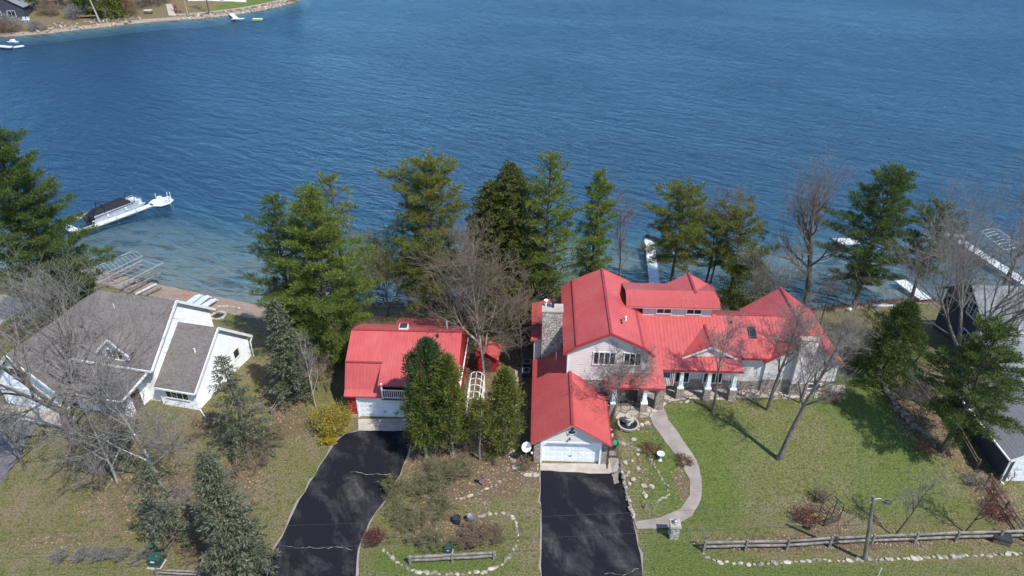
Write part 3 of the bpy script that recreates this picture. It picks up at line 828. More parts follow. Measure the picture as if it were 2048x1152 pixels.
def bare_tree(bx, by, top, rpx, label, seed, bark='bark_grey', twig='twig_grey', trunk=0.16, clear=0.3, lean=(0, 0), n=(11, 6, 5, 3), name='bare_tree', fork=0, upright=0.6, minr=0.008, leaves=None, group=None, droop=0.0, tx=None):
    b = gp(bx, by)
    if tx is not None: X = atY(tx, top, b.y).x; b = Vector((X, b.y, ground(X, b.y)))
    r = rpx * depth(b) / F; h = (atY(bx, top, b.y).z - b.z) * .88
    root = tree_root(name, b, label, 'tree', group)
    big, tw = bare_branches(h, r, seed, trunk, clear, lean, *n, upright=upright, fork=fork, droop=droop)
    V, Fc = prisms(big, 6, 0.015); link(bpy.data.objects.new('trunk', np_mesh('trunk', V, Fc, bark, True)), root)
    V, Fc = prisms(tw, 3, minr); cr = link(bpy.data.objects.new('crown', np_mesh('crown', V, Fc, twig)), root)
    if leaves:
        rng = np.random.default_rng(seed)
        ends = [t[0][-1] for t in tw if t[2] >= 3] + [t[0][1] for t in tw if t[2] >= 3]
        V, Fc = foliage(ends, [0.12] * len(ends), leaves[1], leaves[2], rng, 1.0, 0.2, 0.5)
        link(bpy.data.objects.new('leaves', np_mesh('leaves', V, Fc, leaves[0])), cr)
    return root
def shrub(bx, by, rpx, hm, label, seed, twig='twig_brown', leaves=None, stems=26, name='shrub', group=None, per=5, size=0.11, droop=0.0):
    b = gp(bx, by); r = rpx * depth(b) / F; rd = random.Random(seed)
    root = empty(name, b, 0, label, 'shrub', group)
    lst = []; ends = []
    for i in range(stems):
        az = rd.random() * 6.283; o = r * math.sqrt(rd.random()); L = hm * rd.uniform(.65, 1.1)
        p = Vector((math.cos(az) * o * .35, math.sin(az) * o * .35, -.05)); q = Vector((math.cos(az) * o, math.sin(az) * o, L * (1 - .35 * (o / r) ** 2)))
        m = p.lerp(q, .5) + Vector((rd.uniform(-.1, .1), rd.uniform(-.1, .1), .1 * L))
        lst.append(([p, m, q], [0.022, 0.016, 0.008], 2)); ends += [m, q]
        for k in range(7):
            s = m.lerp(q, rd.uniform(-.4, .9)); e = s + Vector((rd.uniform(-1, 1), rd.uniform(-1, 1), rd.uniform(-.1, 1) - droop)) * (hm * rd.uniform(.15, .36))
            lst.append(([s, e], [0.011, 0.006], 3)); ends.append(e)
            for _ in range(2):
                s2 = s.lerp(e, rd.uniform(.3, .9)); lst.append(([s2, s2 + Vector((rd.uniform(-1, 1), rd.uniform(-1, 1), rd.uniform(-.2, .8))) * (hm * .14)], [0.008, 0.005], 3))
    V, Fc = prisms(lst, 3, 0.007); link(bpy.data.objects.new('stems', np_mesh('stems', V, Fc, twig)), root)
    if leaves:
        rng = np.random.default_rng(seed)
        V, Fc = foliage(ends, [0.16 + 0.06 * hm] * len(ends), per, size, rng, 1.0, 0.2, 0.55)
        link(bpy.data.objects.new('leaves', np_mesh('leaves', V, Fc, leaves)), root)
    return root

# ================================================================== MAIN HOUSE (red metal roof, cream siding)
YAW = R(2.4)
mo = at(1067, 925, 0)
mh = empty('house', mo, YAW, 'large cream-sided house with red metal roofs, stone chimney and front-facing garage', 'house')
# --- garage wing
part(mh, 'wall', 'cream_siding', lambda m: m.box(0.0, 0.18, 0.45, 11.0, -.2, 2.42), label='cream left wall of the garage wing')
part(mh, 'wall', 'cream_siding', lambda m: m.box(6.02, 6.2, 0.45, 6.5, -.2, 2.42), label='cream right wall of the garage wing')
part(mh, 'garage_floor', 'concrete', lambda m: m.box(.19, 6.0, .2, 6.4, -.2, .06))
part(mh, 'stone_pier', 'brown_stone', lambda m: m.box(0.0, 0.56, 0.0, 0.45, -.2, 2.45))
part(mh, 'stone_pier', 'brown_stone', lambda m: m.box(5.64, 6.2, 0.0, 0.45, -.2, 2.45))
def gar_gable(m):
    m.prism([(0.0, 2.45), (6.2, 2.45), (6.2, 2.52), (3.1, 4.62), (0.0, 2.52)], 'd', 0.0, 0.4)
part(mh, 'gable_wall', 'cream_siding', gar_gable)
def gar_trim(m):
    m.box(0.56, 0.70, -0.03, 0.36, 0, 2.3); m.box(5.50, 5.64, -0.03, 0.36, 0, 2.3); m.box(0.56, 5.64, -0.03, 0.36, 2.3, 2.45)
    m.prism([(0.70, 2.3), (1.15, 2.3), (0.70, 1.95)], 'd', -0.028, 0.2); m.prism([(5.50, 2.3), (5.50, 1.95), (5.05, 2.3)], 'd', -0.028, 0.2)
    m.prism([(-.1, 2.40), (3.1, 4.50), (6.3, 2.40), (6.3, 2.58), (3.1, 4.68), (-.1, 2.58)], 'd', -0.36, -0.30)
part(mh, 'door_surround', 'white_paint', gar_trim)
garage_door(mh, 0.70, 5.50, 0.05, 2.3, 0.27)
def ringwin(m):
    n = 20
    a = [(3.1 + .42 * math.cos(6.2832 * i / n), 3.62 + .30 * math.sin(6.2832 * i / n)) for i in range(n)]
    m.prism(a, 'd', -0.06, 0.0)
vw = part(mh, 'round_window', 'white_paint', ringwin)
part(vw, 'pane', 'window_glass', lambda m: m.prism([(3.1 + .27 * math.cos(.3142 * i), 3.62 + .17 * math.sin(.3142 * i)) for i in range(20)], 'd', -0.075, -0.061))
part(mh, 'wall_lamp', 'dark_metal', lambda m: (m.box(3.02, 3.18, -.28, 0, 4.02, 4.1), m.lathe([(.02, 4.0), (.13, 3.86), (.13, 3.84)], 3.1, -.22, 10)))
part(mh, 'wall_lamp', 'dark_metal', lambda m: (m.box(2.93, 2.97, -.16, 0, 2.95, 3.0), m.lathe([(.08, 2.86), (.08, 2.98), (.02, 3.02)], 2.95, -.16, 8)))
g_e, g_r = 2.60, 4.82
metal_roof(mh, [([(-.15, -.45, g_e), (3.1, -.45, g_r), (3.1, 6.5, g_r), (2.82, 6.5, g_e + (g_r - g_e) * 2.97 / 3.25), (2.82, 11.0, g_e + (g_r - g_e) * 2.97 / 3.25), (-.15, 11.0, g_e)][::1], (0, 1, 0)),
                ([(3.1, -.45, g_r), (6.35, -.45, g_e), (6.35, 6.5, g_e), (3.1, 6.5, g_r)], (0, 1, 0))], ridges=[((3.1, -.47, g_r), (3.1, 6.5, g_r))], sp=.26)
part(mh, 'gutter', 'red_trim', lambda m: m.box(-.28, -.16, -.45, 11, 2.46, 2.58))
part(mh, 'gutter', 'red_trim', lambda m: m.box(6.36, 6.48, -.45, 6.4, 2.46, 2.58))
part(mh, 'downspout', 'dark_metal', lambda m: (m.beam((6.4, -.4, 2.5), (6.26, -.05, 2.2), .08), m.beam((6.26, -.05, 2.2), (6.26, -.05, .15), .08), m.beam((6.26, -.05, .15), (6.2, -.5, .08), .08)))
# --- two-storey wing
def two_wall(m):
    m.prism([(2.82, -.2), (9.96, -.2), (9.96, 7.05), (9.2, 7.75), (6.4, 9.05), (3.56, 7.75), (2.82, 7.05)], 'd', 6.5, 17.1)
part(mh, 'wall', 'cream_siding', two_wall, label='cream two-storey wing with a front gable')
part(mh, 'wall_base', 'brown_stone', lambda m: m.box(2.83, 9.94, 6.42, 6.497, -.2, 4.0), label='stone facing under the siding of the front gable')
part(mh, 'corner_trim', 'white_paint', lambda m: m.box(2.78, 2.95, 6.45, 6.494, 4.4, 7.1))
part(mh, 'corner_trim', 'white_paint', lambda m: m.box(9.83, 10.0, 6.45, 6.494, 4.11, 7.1))
part(mh, 'band_board', 'white_paint', lambda m: m.box(2.82, 9.96, 6.405, 6.418, 3.98, 4.1))
ridge_r, zr = 6.4, 9.30
d0, d1 = 6.12, 17.4
prof = [(2.40, 7.02), (3.56, 7.92), (ridge_r, zr), (9.24, 7.92), (10.32, 7.02)]
pl = []
for (a, za), (b, zb) in zip(prof[:-1], prof[1:]):
    pl.append(([(a, d0, za), (b, d0, zb), (b, d1, zb), (a, d1, za)], (0, 1, 0)))
metal_roof(mh, pl, ridges=[((ridge_r, d0, zr), (ridge_r, d1, zr)), ((3.56, d0, 7.92), (3.56, d1, 7.92)), ((9.24, d0, 7.92), (9.24, d1, 7.92))], sp=.4)
part(mh, 'rake_trim', 'red_trim', lambda m: [m.beam((a, d0 - .03, za - .10), (b, d0 - .03, zb - .10), .05, .26) for (a, za), (b, zb) in zip(prof[:-1], prof[1:])])
window(mh, 5.12, 6.95, 5.72, 6.95, 6.5, 4); window(mh, 7.8, 9.2, 5.70, 6.93, 6.5, 3)
part(mh, 'vent_pipe', 'white_paint', lambda m: m.tube([(8.0, 9.3, 8.3), (8.0, 9.3, 8.95)], .09, 8))
for k in (0, 1): part(mh, 'roof_vent', 'dark_metal', lambda m: m.tube([(7.55, 8.5 + .4 * k, 8.6), (7.55, 8.5 + .4 * k, 8.88)], .09, 8))
# --- shed-roofed bump-out and stone chimney on the left side
part(mh, 'wall', 'cream_siding', lambda m: m.prism([(-.2, -.6), (2.81, -.6), (2.81, 5.95), (-.2, 5.0)], 'd', 11.1, 17.2), label='cream bump-out behind the stone chimney')
metal_roof(mh, [([(-.5, 10.85, 5.0), (2.81, 10.85, 6.08), (2.81, 17.4, 6.08), (-.5, 17.4, 5.0)], (0, 1, 0))])
ch = part(mh, 'chimney', 'river_stone', lambda m: m.taper(1.47, 11.15, 2.8, 8.42, .95, .62, .93, .62))
part(ch, 'cap', 'concrete', lambda m: m.box(.48, 2.46, 10.47, 11.83, 8.42, 8.54))
part(ch, 'flue', 'dark_metal', lambda m: (m.tube([(1.5, 11.2, 8.5), (1.5, 11.2, 9.2)], .12, 10), m.lathe([(.10, 9.25), (.3, 9.28), (.3, 9.36), (.1, 9.42)], 1.5, 11.2, 12)))
part(ch, 'flue', 'white_paint', lambda m: (m.tube([(.85, 11.4, 8.5), (.85, 11.4, 9.1)], .09, 8), m.lathe([(.08, 9.1), (.2, 9.12), (.2, 9.2)], .85, 11.4, 10)))
part(mh, 'vent_pipe', 'white_paint', lambda m: m.tube([(1.9, 9.2, 3.9), (1.9, 9.2, 4.9)], .05, 6))
# --- long body with the big front roof plane
def rz(d): return 4.30 + 0.40 * (d - 5.05)
part(mh, 'wall', 'cream_siding', lambda m: (m.prism([(8.6, -.6), (16.6, -.6), (16.6, 4.6), (12.55, 7.1), (8.6, 5.55)], 'r', 9.97, 21.3)), label='cream wall of the long middle wing behind the porch')
part(mh, 'wall_base', 'brown_stone', lambda m: m.box(10.2, 21.0, 8.52, 8.597, 1.2, 2.6), label='stone facing along the porch wall')
bd = 12.55
metal_roof(mh, [([(9.97, 6.5, rz(6.5)), (11.35, 6.5, rz(6.5)), (11.35, 6.85, rz(6.85)), (18.5, 6.85, rz(6.85)), (18.5, 8.15, rz(8.15)), (21.1, 8.15, rz(8.15)), (23.5, bd, rz(bd)), (9.97, bd, rz(bd))], (1, 0, 0)),
                ([(9.97, bd, rz(bd)), (24.6, bd, rz(bd)), (24.6, 17.2, 4.8), (9.97, 17.2, 4.8)], (1, 0, 0))], ridges=[((17.0, bd, rz(bd)), (23.5, bd, rz(bd)))], sp=.34)
# hip-ended entry roof in front of the two-storey wall
e0 = 5.05
metal_roof(mh, [([(6.15, e0, 4.30), (11.35, e0, 4.30), (11.35, 6.5, rz(6.5)), (7.6, 6.5, rz(6.5))], (1, 0, 0)),
                ([(6.15, e0, 4.30), (7.6, 6.5, rz(6.5)), (6.15, 6.5, 4.30)], (0, 1, 0))], sp=.34, th=.14)
part(mh, 'flashing', 'white_paint', lambda m: (m.beam((6.1, 6.40, 4.42), (7.6, 6.40, rz(6.5) + .1), .05, .12), m.beam((7.6, 6.40, rz(6.5) + .1), (9.95, 6.40, rz(6.5) + .1), .05, .12)))
part(mh, 'fascia', 'red_trim', lambda m: (m.box(6.15, 11.35, e0 - .06, e0 - .002, 4.08, 4.27), m.box(11.38, 18.5, 6.79, 6.848, rz(6.85) - .22, rz(6.85) - .03), m.box(18.52, 20.9, 8.09, 8.148, rz(8.15) - .22, rz(8.15) - .03)))
part(mh, 'porch_ceiling', 'white_paint', lambda m: (m.box(6.4, 11.2, 5.2, 6.4, 3.98, 4.03), m.box(10.1, 18.3, 7.0, 8.5, 4.60, 4.66)))
# little gable on the porch roof
gp0 = 7.95
def pg(m): m.prism([(13.45, 5.5), (17.95, 5.5), (15.7, 6.70)], 'd', gp0 + .25, gp0 + .45)
part(mh, 'gable_wall', 'cream_siding', pg, label='small cream gable over the porch')
zp = 6.85; back = 5.05 + (zp - 4.30) / 0.4
zl = 5.56
metal_roof(mh, [([(13.2, gp0, zl), (15.7, gp0, zp), (15.7, back, zp), (13.2, 5.05 + (zl - 4.3) / .4, zl)], (0, 1, 0)),
                ([(15.7, gp0, zp), (18.2, gp0, zl), (18.2, 5.05 + (zl - 4.3) / .4, zl), (15.7, back, zp)], (0, 1, 0))], th=.1, ridges=[((15.7, gp0, zp), (15.7, back, zp))])
part(mh, 'rake_trim', 'white_paint', lambda m: (m.beam((13.2, gp0 + .02, zl - .12), (15.7, gp0 + .02, zp - .12), .06, .2), m.beam((15.7, gp0 + .02, zp - .12), (18.2, gp0 + .02, zl - .12), .06, .2)))
# columns: stone pier with a tapered white post
for (cr, cd, zt, zb) in ((7.05, 5.35, 4.05, 1.0), (9.75, 5.35, 4.05, 1.1), (11.15, 5.45, 4.05, 1.2), (13.2, 7.15, 4.62, 1.5), (15.68, 7.15, 4.62, 1.5), (17.95, 7.15, 4.62, 1.5)):
    short = cr == 11.15
    if short: part(mh, 'stone_pier', 'brown_stone', lambda m: m.box(cr - .38, cr + .38, cd, cd + .7, zb - .3, zt)); continue
    c = part(mh, 'column', 'white_paint', lambda m: m.taper(cr, cd, zb + 1.45, zt, .20, .20, .14, .14))
    part(c, 'plinth', 'white_paint', lambda m: m.box(cr - .30, cr + .30, cd - .30, cd + .30, zb + 1.30, zb + 1.45))
    part(c, 'stone_pier', 'brown_stone', lambda m: m.taper(cr, cd, zb - .4, zb + 1.28, .36, .36, .29, .29))
part(mh, 'porch_floor', 'concrete', lambda m: (m.box(10.3, 18.4, 7.0, 8.55, 1.2, 1.62), m.box(6.3, 11.0, 5.2, 6.4, .6, 1.2)))
part(mh, 'entry_door', 'dark_metal', lambda m: m.box(8.2, 9.3, 6.38, 6.418, 1.2, 3.4))
window(mh, 12.4, 14.2, 2.4, 4.0, 8.5, 3, fw=.1); window(mh, 15.6, 17.2, 2.4, 4.0, 8.5, 3, fw=.1)
# upper dormer block with mansard band, low roof, and gable towards the lake
part(mh, 'wall', 'cream_siding', lambda m: m.box(9.98, 16.4, 12.3, 14.6, 6.2, 8.5), label='cream dormer wall above the big roof')
bz0, bz1, b0 = 8.42, 9.12, 11.85
metal_roof(mh, [([(8.3, b0, bz0), (17.05, b0, bz0), (16.85, b0 + .35, bz1), (8.3, b0 + .35, bz1)], (1, 0, 0)),
                ([(8.3, b0 + .35, bz1), (16.85, b0 + .35, bz1), (16.5, 13.2, 9.42), (8.3, 13.2, 9.42)], (1, 0, 0)),
                ([(16.85, b0 + .35, bz1), (17.05, b0, bz0), (17.05, 16.4, bz0), (16.5, 13.2, 9.42)], (0, 1, 0)),
                ([(8.3, 13.2, 9.42), (16.5, 13.2, 9.42), (17.05, 16.4, 8.3), (8.3, 16.4, 8.3)], (1, 0, 0))], th=.12, sp=.22)
part(mh, 'soffit', 'cream_siding', lambda m: m.box(8.6, 17.0, b0 + .02, 12.29, bz0 - .19, bz0 - .13))
for a in (11.3, 14.1): window(mh, a, a + 1.3, 7.5, 7.95, 12.3, 2, fw=.1)
metal_roof(mh, [([(12.75, 16.6, 8.18), (12.75, 12.9, 8.18), (14.82, 12.9, 9.40), (14.82, 16.6, 9.40)][::-1], (0, 1, 0)),
                ([(14.82, 16.6, 9.40), (14.82, 12.9, 9.40), (16.95, 12.9, 8.18), (16.95, 16.6, 8.18)][::-1], (0, 1, 0))], th=.12, ridges=[((14.82, 12.9, 9.42), (14.82, 16.6, 9.42))])
part(mh, 'gable_wall', 'cream_siding', lambda m: m.prism([(13.1, 6.0), (16.6, 6.0), (16.6, 8.0), (14.82, 9.1), (13.1, 8.0)], 'd', 16.1, 16.3))
# skylight, vents on the big plane
sk = part(mh, 'skylight', 'dark_metal', lambda m: m.slab([(19.6, 10.1, rz(10.1) + .16), (20.25, 10.1, rz(10.1) + .16), (20.25, 11.2, rz(11.2) + .16), (19.6, 11.2, rz(11.2) + .16)], .2))
part(sk, 'pane', 'window_glass', lambda m: m.slab([(19.68, 10.2, rz(10.2) + .175), (20.17, 10.2, rz(10.2) + .175), (20.17, 11.1, rz(11.1) + .175), (19.68, 11.1, rz(11.1) + .175)], .02))
part(mh, 'roof_vent', 'dark_metal', lambda m: m.tube([(18.2, 11.7, rz(11.7) - .05), (18.2, 11.7, rz(11.7) + .25)], .1, 8))
# --- right wing with front gable and its own chimney
w0 = 8.45
part(mh, 'wall', 'cream_siding', lambda m: m.prism([(20.95, 2.95), (27.4, 2.95), (27.4, 5.15), (24.15, 7.5), (20.95, 5.15)], 'd', w0, 17.1), label='cream right wing with a front gable')
part(mh, 'wall_base', 'brown_stone', lambda m: m.box(20.9, 27.45, w0 - .05, 17.15, -.8, 2.95), label='stone base of the right wing')
part(mh, 'corner_trim', 'white_paint', lambda m: m.box(20.92, 21.12, w0 - .06, w0 - .004, 3.0, 5.0))
part(mh, 'corner_trim', 'white_paint', lambda m: m.box(27.22, 27.42, w0 - .06, w0 - .004, 3.0, 5.0))
ze2, zr2 = 5.12, 7.78
metal_roof(mh, [([(20.6, 8.18, ze2), (24.15, 8.18, zr2), (24.15, 17.0, zr2), (20.6, 17.0, ze2)], (0, 1, 0)),
                ([(24.15, 8.18, zr2), (27.75, 8.18, ze2), (27.75, 17.0, ze2), (24.15, 17.0, zr2)], (0, 1, 0))], ridges=[((24.15, 8.18, zr2), (24.15, 17.0, zr2))], sp=.34)
part(mh, 'rake_trim', 'red_trim', lambda m: (m.beam((20.6, 8.15, ze2 - .1), (24.15, 8.15, zr2 - .1), .05, .26), m.beam((24.15, 8.15, zr2 - .1), (27.75, 8.15, ze2 - .1), .05, .26)))
ch2 = part(mh, 'chimney', 'cream_siding', lambda m: m.box(23.4, 24.85, 7.85, 8.44, 3.0, 7.75), label='cream-sided chimney chase on the right wing')
part(ch2, 'chimney_base', 'brown_stone', lambda m: m.box(23.35, 24.9, 7.80, 8.39, .8, 3.0))
part(ch2, 'cap', 'concrete', lambda m: m.box(23.35, 24.9, 7.80, 8.5, 7.75, 7.83))
window(mh, 25.2, 26.3, 2.1, 2.6, w0 - .05, 2, fw=.08)
# house number plate area left plain; US flag hung under the porch eave
fl = empty('flag', tuple(mo + Vector((0, 0, 0))), YAW, 'striped flag hanging under the red porch eave beside the entry', 'flag')
def flagstripes(k0):
    def fn(m):
        n = 13; a0, a1 = 11.55, 12.6
        for i in range(k0, n, 2):
            x0 = a0 + (a1 - a0) * i / n; x1 = a0 + (a1 - a0) * (i + 1) / n
            for j in range(6):
                za = 4.5 - 1.45 * j / 6; zb = 4.5 - 1.45 * (j + 1) / 6
                if x0 < a0 + (a1 - a0) * .54 - .01 and j < 2: continue
                w = lambda x, z: 6.98 + .05 * math.sin(x * 9 + z * 1.5)
                m.add([(x0, w(x0, za), za), (x1, w(x1, za), za), (x1, w(x1, zb), zb), (x0, w(x0, zb), zb),
                       (x0, w(x0, za) + .02, za), (x1, w(x1, za) + .02, za), (x1, w(x1, zb) + .02, zb), (x0, w(x0, zb) + .02, zb)], [(0, 1, 2, 3), (7, 6, 5, 4), (0, 4, 5, 1), (3, 2, 6, 7), (0, 3, 7, 4), (1, 5, 6, 2)])
    return fn
plain('flag_red', (0.30, 0.05, 0.06)); plain('flag_blue', (0.03, 0.04, 0.14))
part(fl, 'stripes', 'flag_red', flagstripes(0), label='red stripes'); part(fl, 'stripes', 'white_paint', flagstripes(1), label='white stripes')
part(fl, 'canton', 'flag_blue', lambda m: m.box(11.55, 12.11, 6.96, 6.975, 4.02, 4.5))
part(fl, 'pole', 'old_wood', lambda m: m.beam((11.5, 7.0, 4.53), (12.65, 7.0, 4.53), .05))

# ================================================================== GAMBREL GARAGE HOUSE
go = at(717, 837, 0)
gh = empty('barn_house', go, YAW, 'red gambrel-roofed barn house with white garage door and balcony', 'house')
gl, gr_ = -1.0, 9.3
def zsec(): return [(0.35, -.2), (0.35, 2.95), (1.85, 5.1), (4.75, 6.5), (7.65, 5.1), (9.2, 2.95), (9.2, -.2)]
part(gh, 'wall', 'red_siding', lambda m: m.prism(zsec(), 'r', gl + .15, gl + .35), label='red left end wall')
part(gh, 'wall', 'red_siding', lambda m: m.prism(zsec(), 'r', gr_ - .35, gr_ - .15), label='red right end wall')
part(gh, 'wall', 'red_siding', lambda m: m.box(gl + .35, gr_ - .35, 9.0, 9.2, -.2, 3.0), label='red rear wall')
part(gh, 'front_wall', 'red_siding', lambda m: (m.box(gl + .15, -.02, 0.2, .45, -.2, 2.9), m.box(4.95, gr_ - .15, 0.2, .45, -.2, 2.9), m.box(-.02, 4.95, .2, .45, 2.35, 2.9)))
part(gh, 'door_surround', 'white_paint', lambda m: (m.box(-.02, .1, .14, .5, 0, 2.35), m.box(4.85, 4.95, .14, .5, 0, 2.35), m.box(.1, 4.85, .14, .5, 2.25, 2.35)))
garage_door(gh, .1, 4.85, .05, 2.25, .3, 4, 8)
part(gh, 'garage_floor', 'concrete', lambda m: m.box(-.7, 9.0, .3, 8.9, -.2, .06))
part(gh, 'stone_base', 'concrete', lambda m: m.box(gl + .1, -.03, .16, .44, -.2, .35))
part(gh, 'wall_lamp', 'dark_metal', lambda m: m.box(-.55, -.4, .05, .2, 1.8, 2.1))
dl, dr = 2.4, 7.6          # balcony dormer
de = 4.62
sec = [(-.1, 2.72), (0.45, 3.10), (1.7, 5.2), (4.75, 6.62), (7.8, 5.2), (9.05, 3.1), (9.6, 2.72)]
pls = []
for (a, za), (b, zb) in zip(sec[:-1], sec[1:]):
    if a < 1.6:
        pls.append(([(gl, a, za), (dl, a, za), (dl, b, zb), (gl, b, zb)], (1, 0, 0)))
        pls.append(([(dr, a, za), (gr_, a, za), (gr_, b, zb), (dr, b, zb)], (1, 0, 0)))
    else:
        pls.append(([(gl, a, za), (gr_, a, za), (gr_, b, zb), (gl, b, zb)], (1, 0, 0)))
pls.append(([(dl - .12, -.35, 4.25), (dr + .1, -.35, 4.25), (dr + .1, 1.72, 5.21), (dl - .12, 1.72, 5.21)], (1, 0, 0)))
metal_roof(gh, pls, th=.13, sp=.3, ridges=[((gl, 4.75, 6.62), (gr_, 4.75, 6.62)), ((gl, 1.7, 5.2), (dl, 1.7, 5.2))])
part(gh, 'cheek_wall', 'red_siding', lambda m: (m.prism([(.5, 2.6), (1.7, 2.6), (1.7, 5.05), (.5, 4.5)], 'r', dl + .02, dl + .12), m.prism([(.5, 2.6), (1.7, 2.6), (1.7, 5.05), (.5, 4.5)], 'r', dr - .12, dr - .02)))
part(gh, 'balcony_wall', 'red_siding', lambda m: m.box(dl + .12, dr - .12, 1.3, 1.5, 2.6, 4.8))
part(gh, 'balcony_floor', 'brown_wood', lambda m: m.box(dl + .05, dr - .05, -.3, 1.3, 2.52, 2.66))
window(gh, dl + .9, dl + 2.9, 3.0, 4.3, 1.3, 2)
rl = part(gh, 'balcony_railing', 'white_paint', lambda m: (m.box(dl + .1, dr - .1, -.28, -.20, 3.58, 3.68), m.box(dl + .1, dr - .1, -.28, -.20, 2.75, 2.83),
        m.box(dl + .1, dl + .24, -.31, -.17, 2.66, 4.35), m.box(dl + 2.6, dl + 2.74, -.31, -.17, 2.66, 4.3), m.box(dr - .24, dr - .1, -.31, -.17, 2.66, 4.35)))
bm_ = MB(); bm_.box(-.03, .03, -.02, .02, 0, .75); bme = bm_.mesh('baluster', 'white_paint')
for i in range(24):
    o = link(bpy.data.objects.new('baluster', bme), rl); o.location = (dl + .4 + i * (dr - dl - .8) / 23, -.24, 2.83)
sk = part(gh, 'skylight', 'white_paint', lambda m: m.taper(3.7, 5.6, 6.0, 6.58, .42, .42, .40, .40))
part(sk, 'pane', 'dark_metal', lambda m: m.taper(3.7, 5.6, 6.58, 6.72, .36, .36, .25, .25))
part(gh, 'vent_pipe', 'white_paint', lambda m: m.tube([(7.7, 6.2, 5.9), (7.7, 6.2, 6.8)], .06, 6))
part(gh, 'roof_vent', 'dark_metal', lambda m: m.tube([(7.1, 4.2, 6.3), (7.1, 4.2, 6.75)], .1, 8))
part(gh, 'rear_addition', 'red_siding', lambda m: m.box(2.2, 6.6, 9.21, 11.0, -1.5, 3.6))
metal_roof(gh, [([(2.0, 8.3, 4.35), (6.8, 8.3, 4.35), (6.8, 11.3, 3.7), (2.0, 11.3, 3.7)], (1, 0, 0))], th=.12)
part(gh, 'gutter', 'white_paint', lambda m: (m.beam((gr_ + .06, .4, 3.0), (gr_ + .06, 9.0, 3.0), .1), m.beam((gr_ + .06, 1.7, 5.1), (gr_ + .06, .45, 3.05), .07)))
st = part(gh, 'side_stairs', 'white_paint', lambda m: ([m.box(gl - .9, gl + .1, 6.2 + .3 * i, 6.5 + .3 * i, 1.0 - .18 * i - .05, 1.0 - .18 * i) for i in range(6)], [m.beam((gl - .9, 6.2 + .6 * i, 1.0 - .36 * i), (gl - .9, 6.2 + .6 * i, 2.0 - .36 * i), .06) for i in range(4)], m.beam((gl - .9, 6.2, 2.0), (gl - .9, 8.2, .92), .07)))

# ================================================================== WHITE HOUSE (left)
wo = at(397, 825, 0)
wh = empty('house', wo, R(13), 'white-sided house with brown shingle roofs and a gabled dormer', 'house')
def shingled(parent, planes, mat, th=.14, trim=None, label=None):
    m = MB()
    for i, (poly) in enumerate(planes): m.slab(poly, th + .003 * i)
    return m.build('roof', mat, parent, label=label)
# main block: ridge along r, gables at the ends
part(wh, 'wall', 'white_siding', lambda m: m.prism([(.6, -.6), (9.6, -1.2), (9.6, 4.75), (5.35, 8.35), (.6, 4.5)], 'r', -12.0, -4.1), label='white walls of the main block')
shingled(wh, [[(-12.4, .05, 4.15), (-3.8, .05, 4.15), (-3.8, 5.35, 8.5), (-12.4, 5.35, 8.5)], [(-12.4, 5.35, 8.5), (-3.8, 5.35, 8.5), (-3.8, 10.1, 4.6), (-12.4, 10.1, 4.6)]], 'shingle_brown', label='main brown shingle roof')
part(wh, 'rake_board', 'white_paint', lambda m: (m.beam((-3.76, .05, 4.06), (-3.76, 5.35, 8.41), .08, .26), m.beam((-3.76, 5.35, 8.41), (-3.76, 10.1, 4.51), .08, .26), m.beam((-12.4, .0, 4.05), (-3.8, .0, 4.05), .1, .2)))
# right wing, lower
part(wh, 'wall', 'white_siding', lambda m: m.prism([(.3, -.6), (9.2, -1.8), (9.2, 2.45), (5.1, 6.05), (.3, 2.45)], 'r', -3.95, -.1), label='white walls of the lower right wing')
shingled(wh, [[(-4.05, .0, 2.28), (.2, .0, 2.28), (.2, 5.1, 6.2), (-4.05, 5.1, 6.2)], [(-4.05, 5.1, 6.2), (.2, 5.1, 6.2), (.2, 9.6, 2.2), (-4.05, 9.6, 2.2)]], 'shingle_brown', label='lower brown shingle roof of the right wing')
part(wh, 'rake_board', 'white_paint', lambda m: (m.beam((.24, .0, 2.19), (.24, 5.1, 6.11), .08, .26), m.beam((.24, 5.1, 6.11), (.24, 9.6, 2.11), .08, .26), m.beam((-4.05, -.05, 2.2), (.2, -.05, 2.2), .1, .16)))
part(wh, 'downspout', 'white_paint', lambda m: (m.beam((.2, 9.5, 2.0), (.1, 9.2, 1.6), .09), m.beam((.1, 9.25, 1.6), (.1, 9.25, -.9), .09), m.beam((.1, 9.25, -.9), (1.7, 8.6, -1.0), .09), m.beam((.1, .2, .15), (1.2, -.6, .1), .09)))
window(wh, -3.2, -.9, 1.05, 2.0, .3, 4); window(wh, 6.6, 7.4, 1.3, 2.2, -.1, 1, face='r', out=1)
part(wh, 'vent_pipe', 'white_paint', lambda m: m.tube([(-1.2, 3.0, 4.4), (-1.2, 3.0, 5.0)], .07, 8))
part(wh, 'vent_pipe', 'white_paint', lambda m: m.tube([(-9.9, 4.2, 7.4), (-9.9, 4.2, 7.95)], .07, 8))
# wall gable dormer
part(wh, 'dormer_wall', 'white_siding', lambda m: m.prism([(-9.05, 4.0), (-6.35, 4.0), (-6.35, 5.55), (-7.7, 6.75), (-9.05, 5.55)], 'd', .52, 3.6))
shingled(wh, [[(-9.4, .25, 5.35), (-7.7, .25, 6.92), (-7.7, 3.43, 6.92), (-9.4, 1.53, 5.35)], [(-7.7, .25, 6.92), (-6.0, .25, 5.35), (-6.0, 1.53, 5.35), (-7.7, 3.43, 6.92)]], 'shingle_brown', .1, label='brown dormer roof')
part(wh, 'rake_board', 'white_paint', lambda m: (m.beam((-9.45, .22, 5.2), (-7.7, .22, 6.83), .07, .2), m.beam((-7.7, .22, 6.83), (-5.95, .22, 5.2), .07, .2)))
window(wh, -8.5, -6.9, 4.55, 5.5, .52, 3)
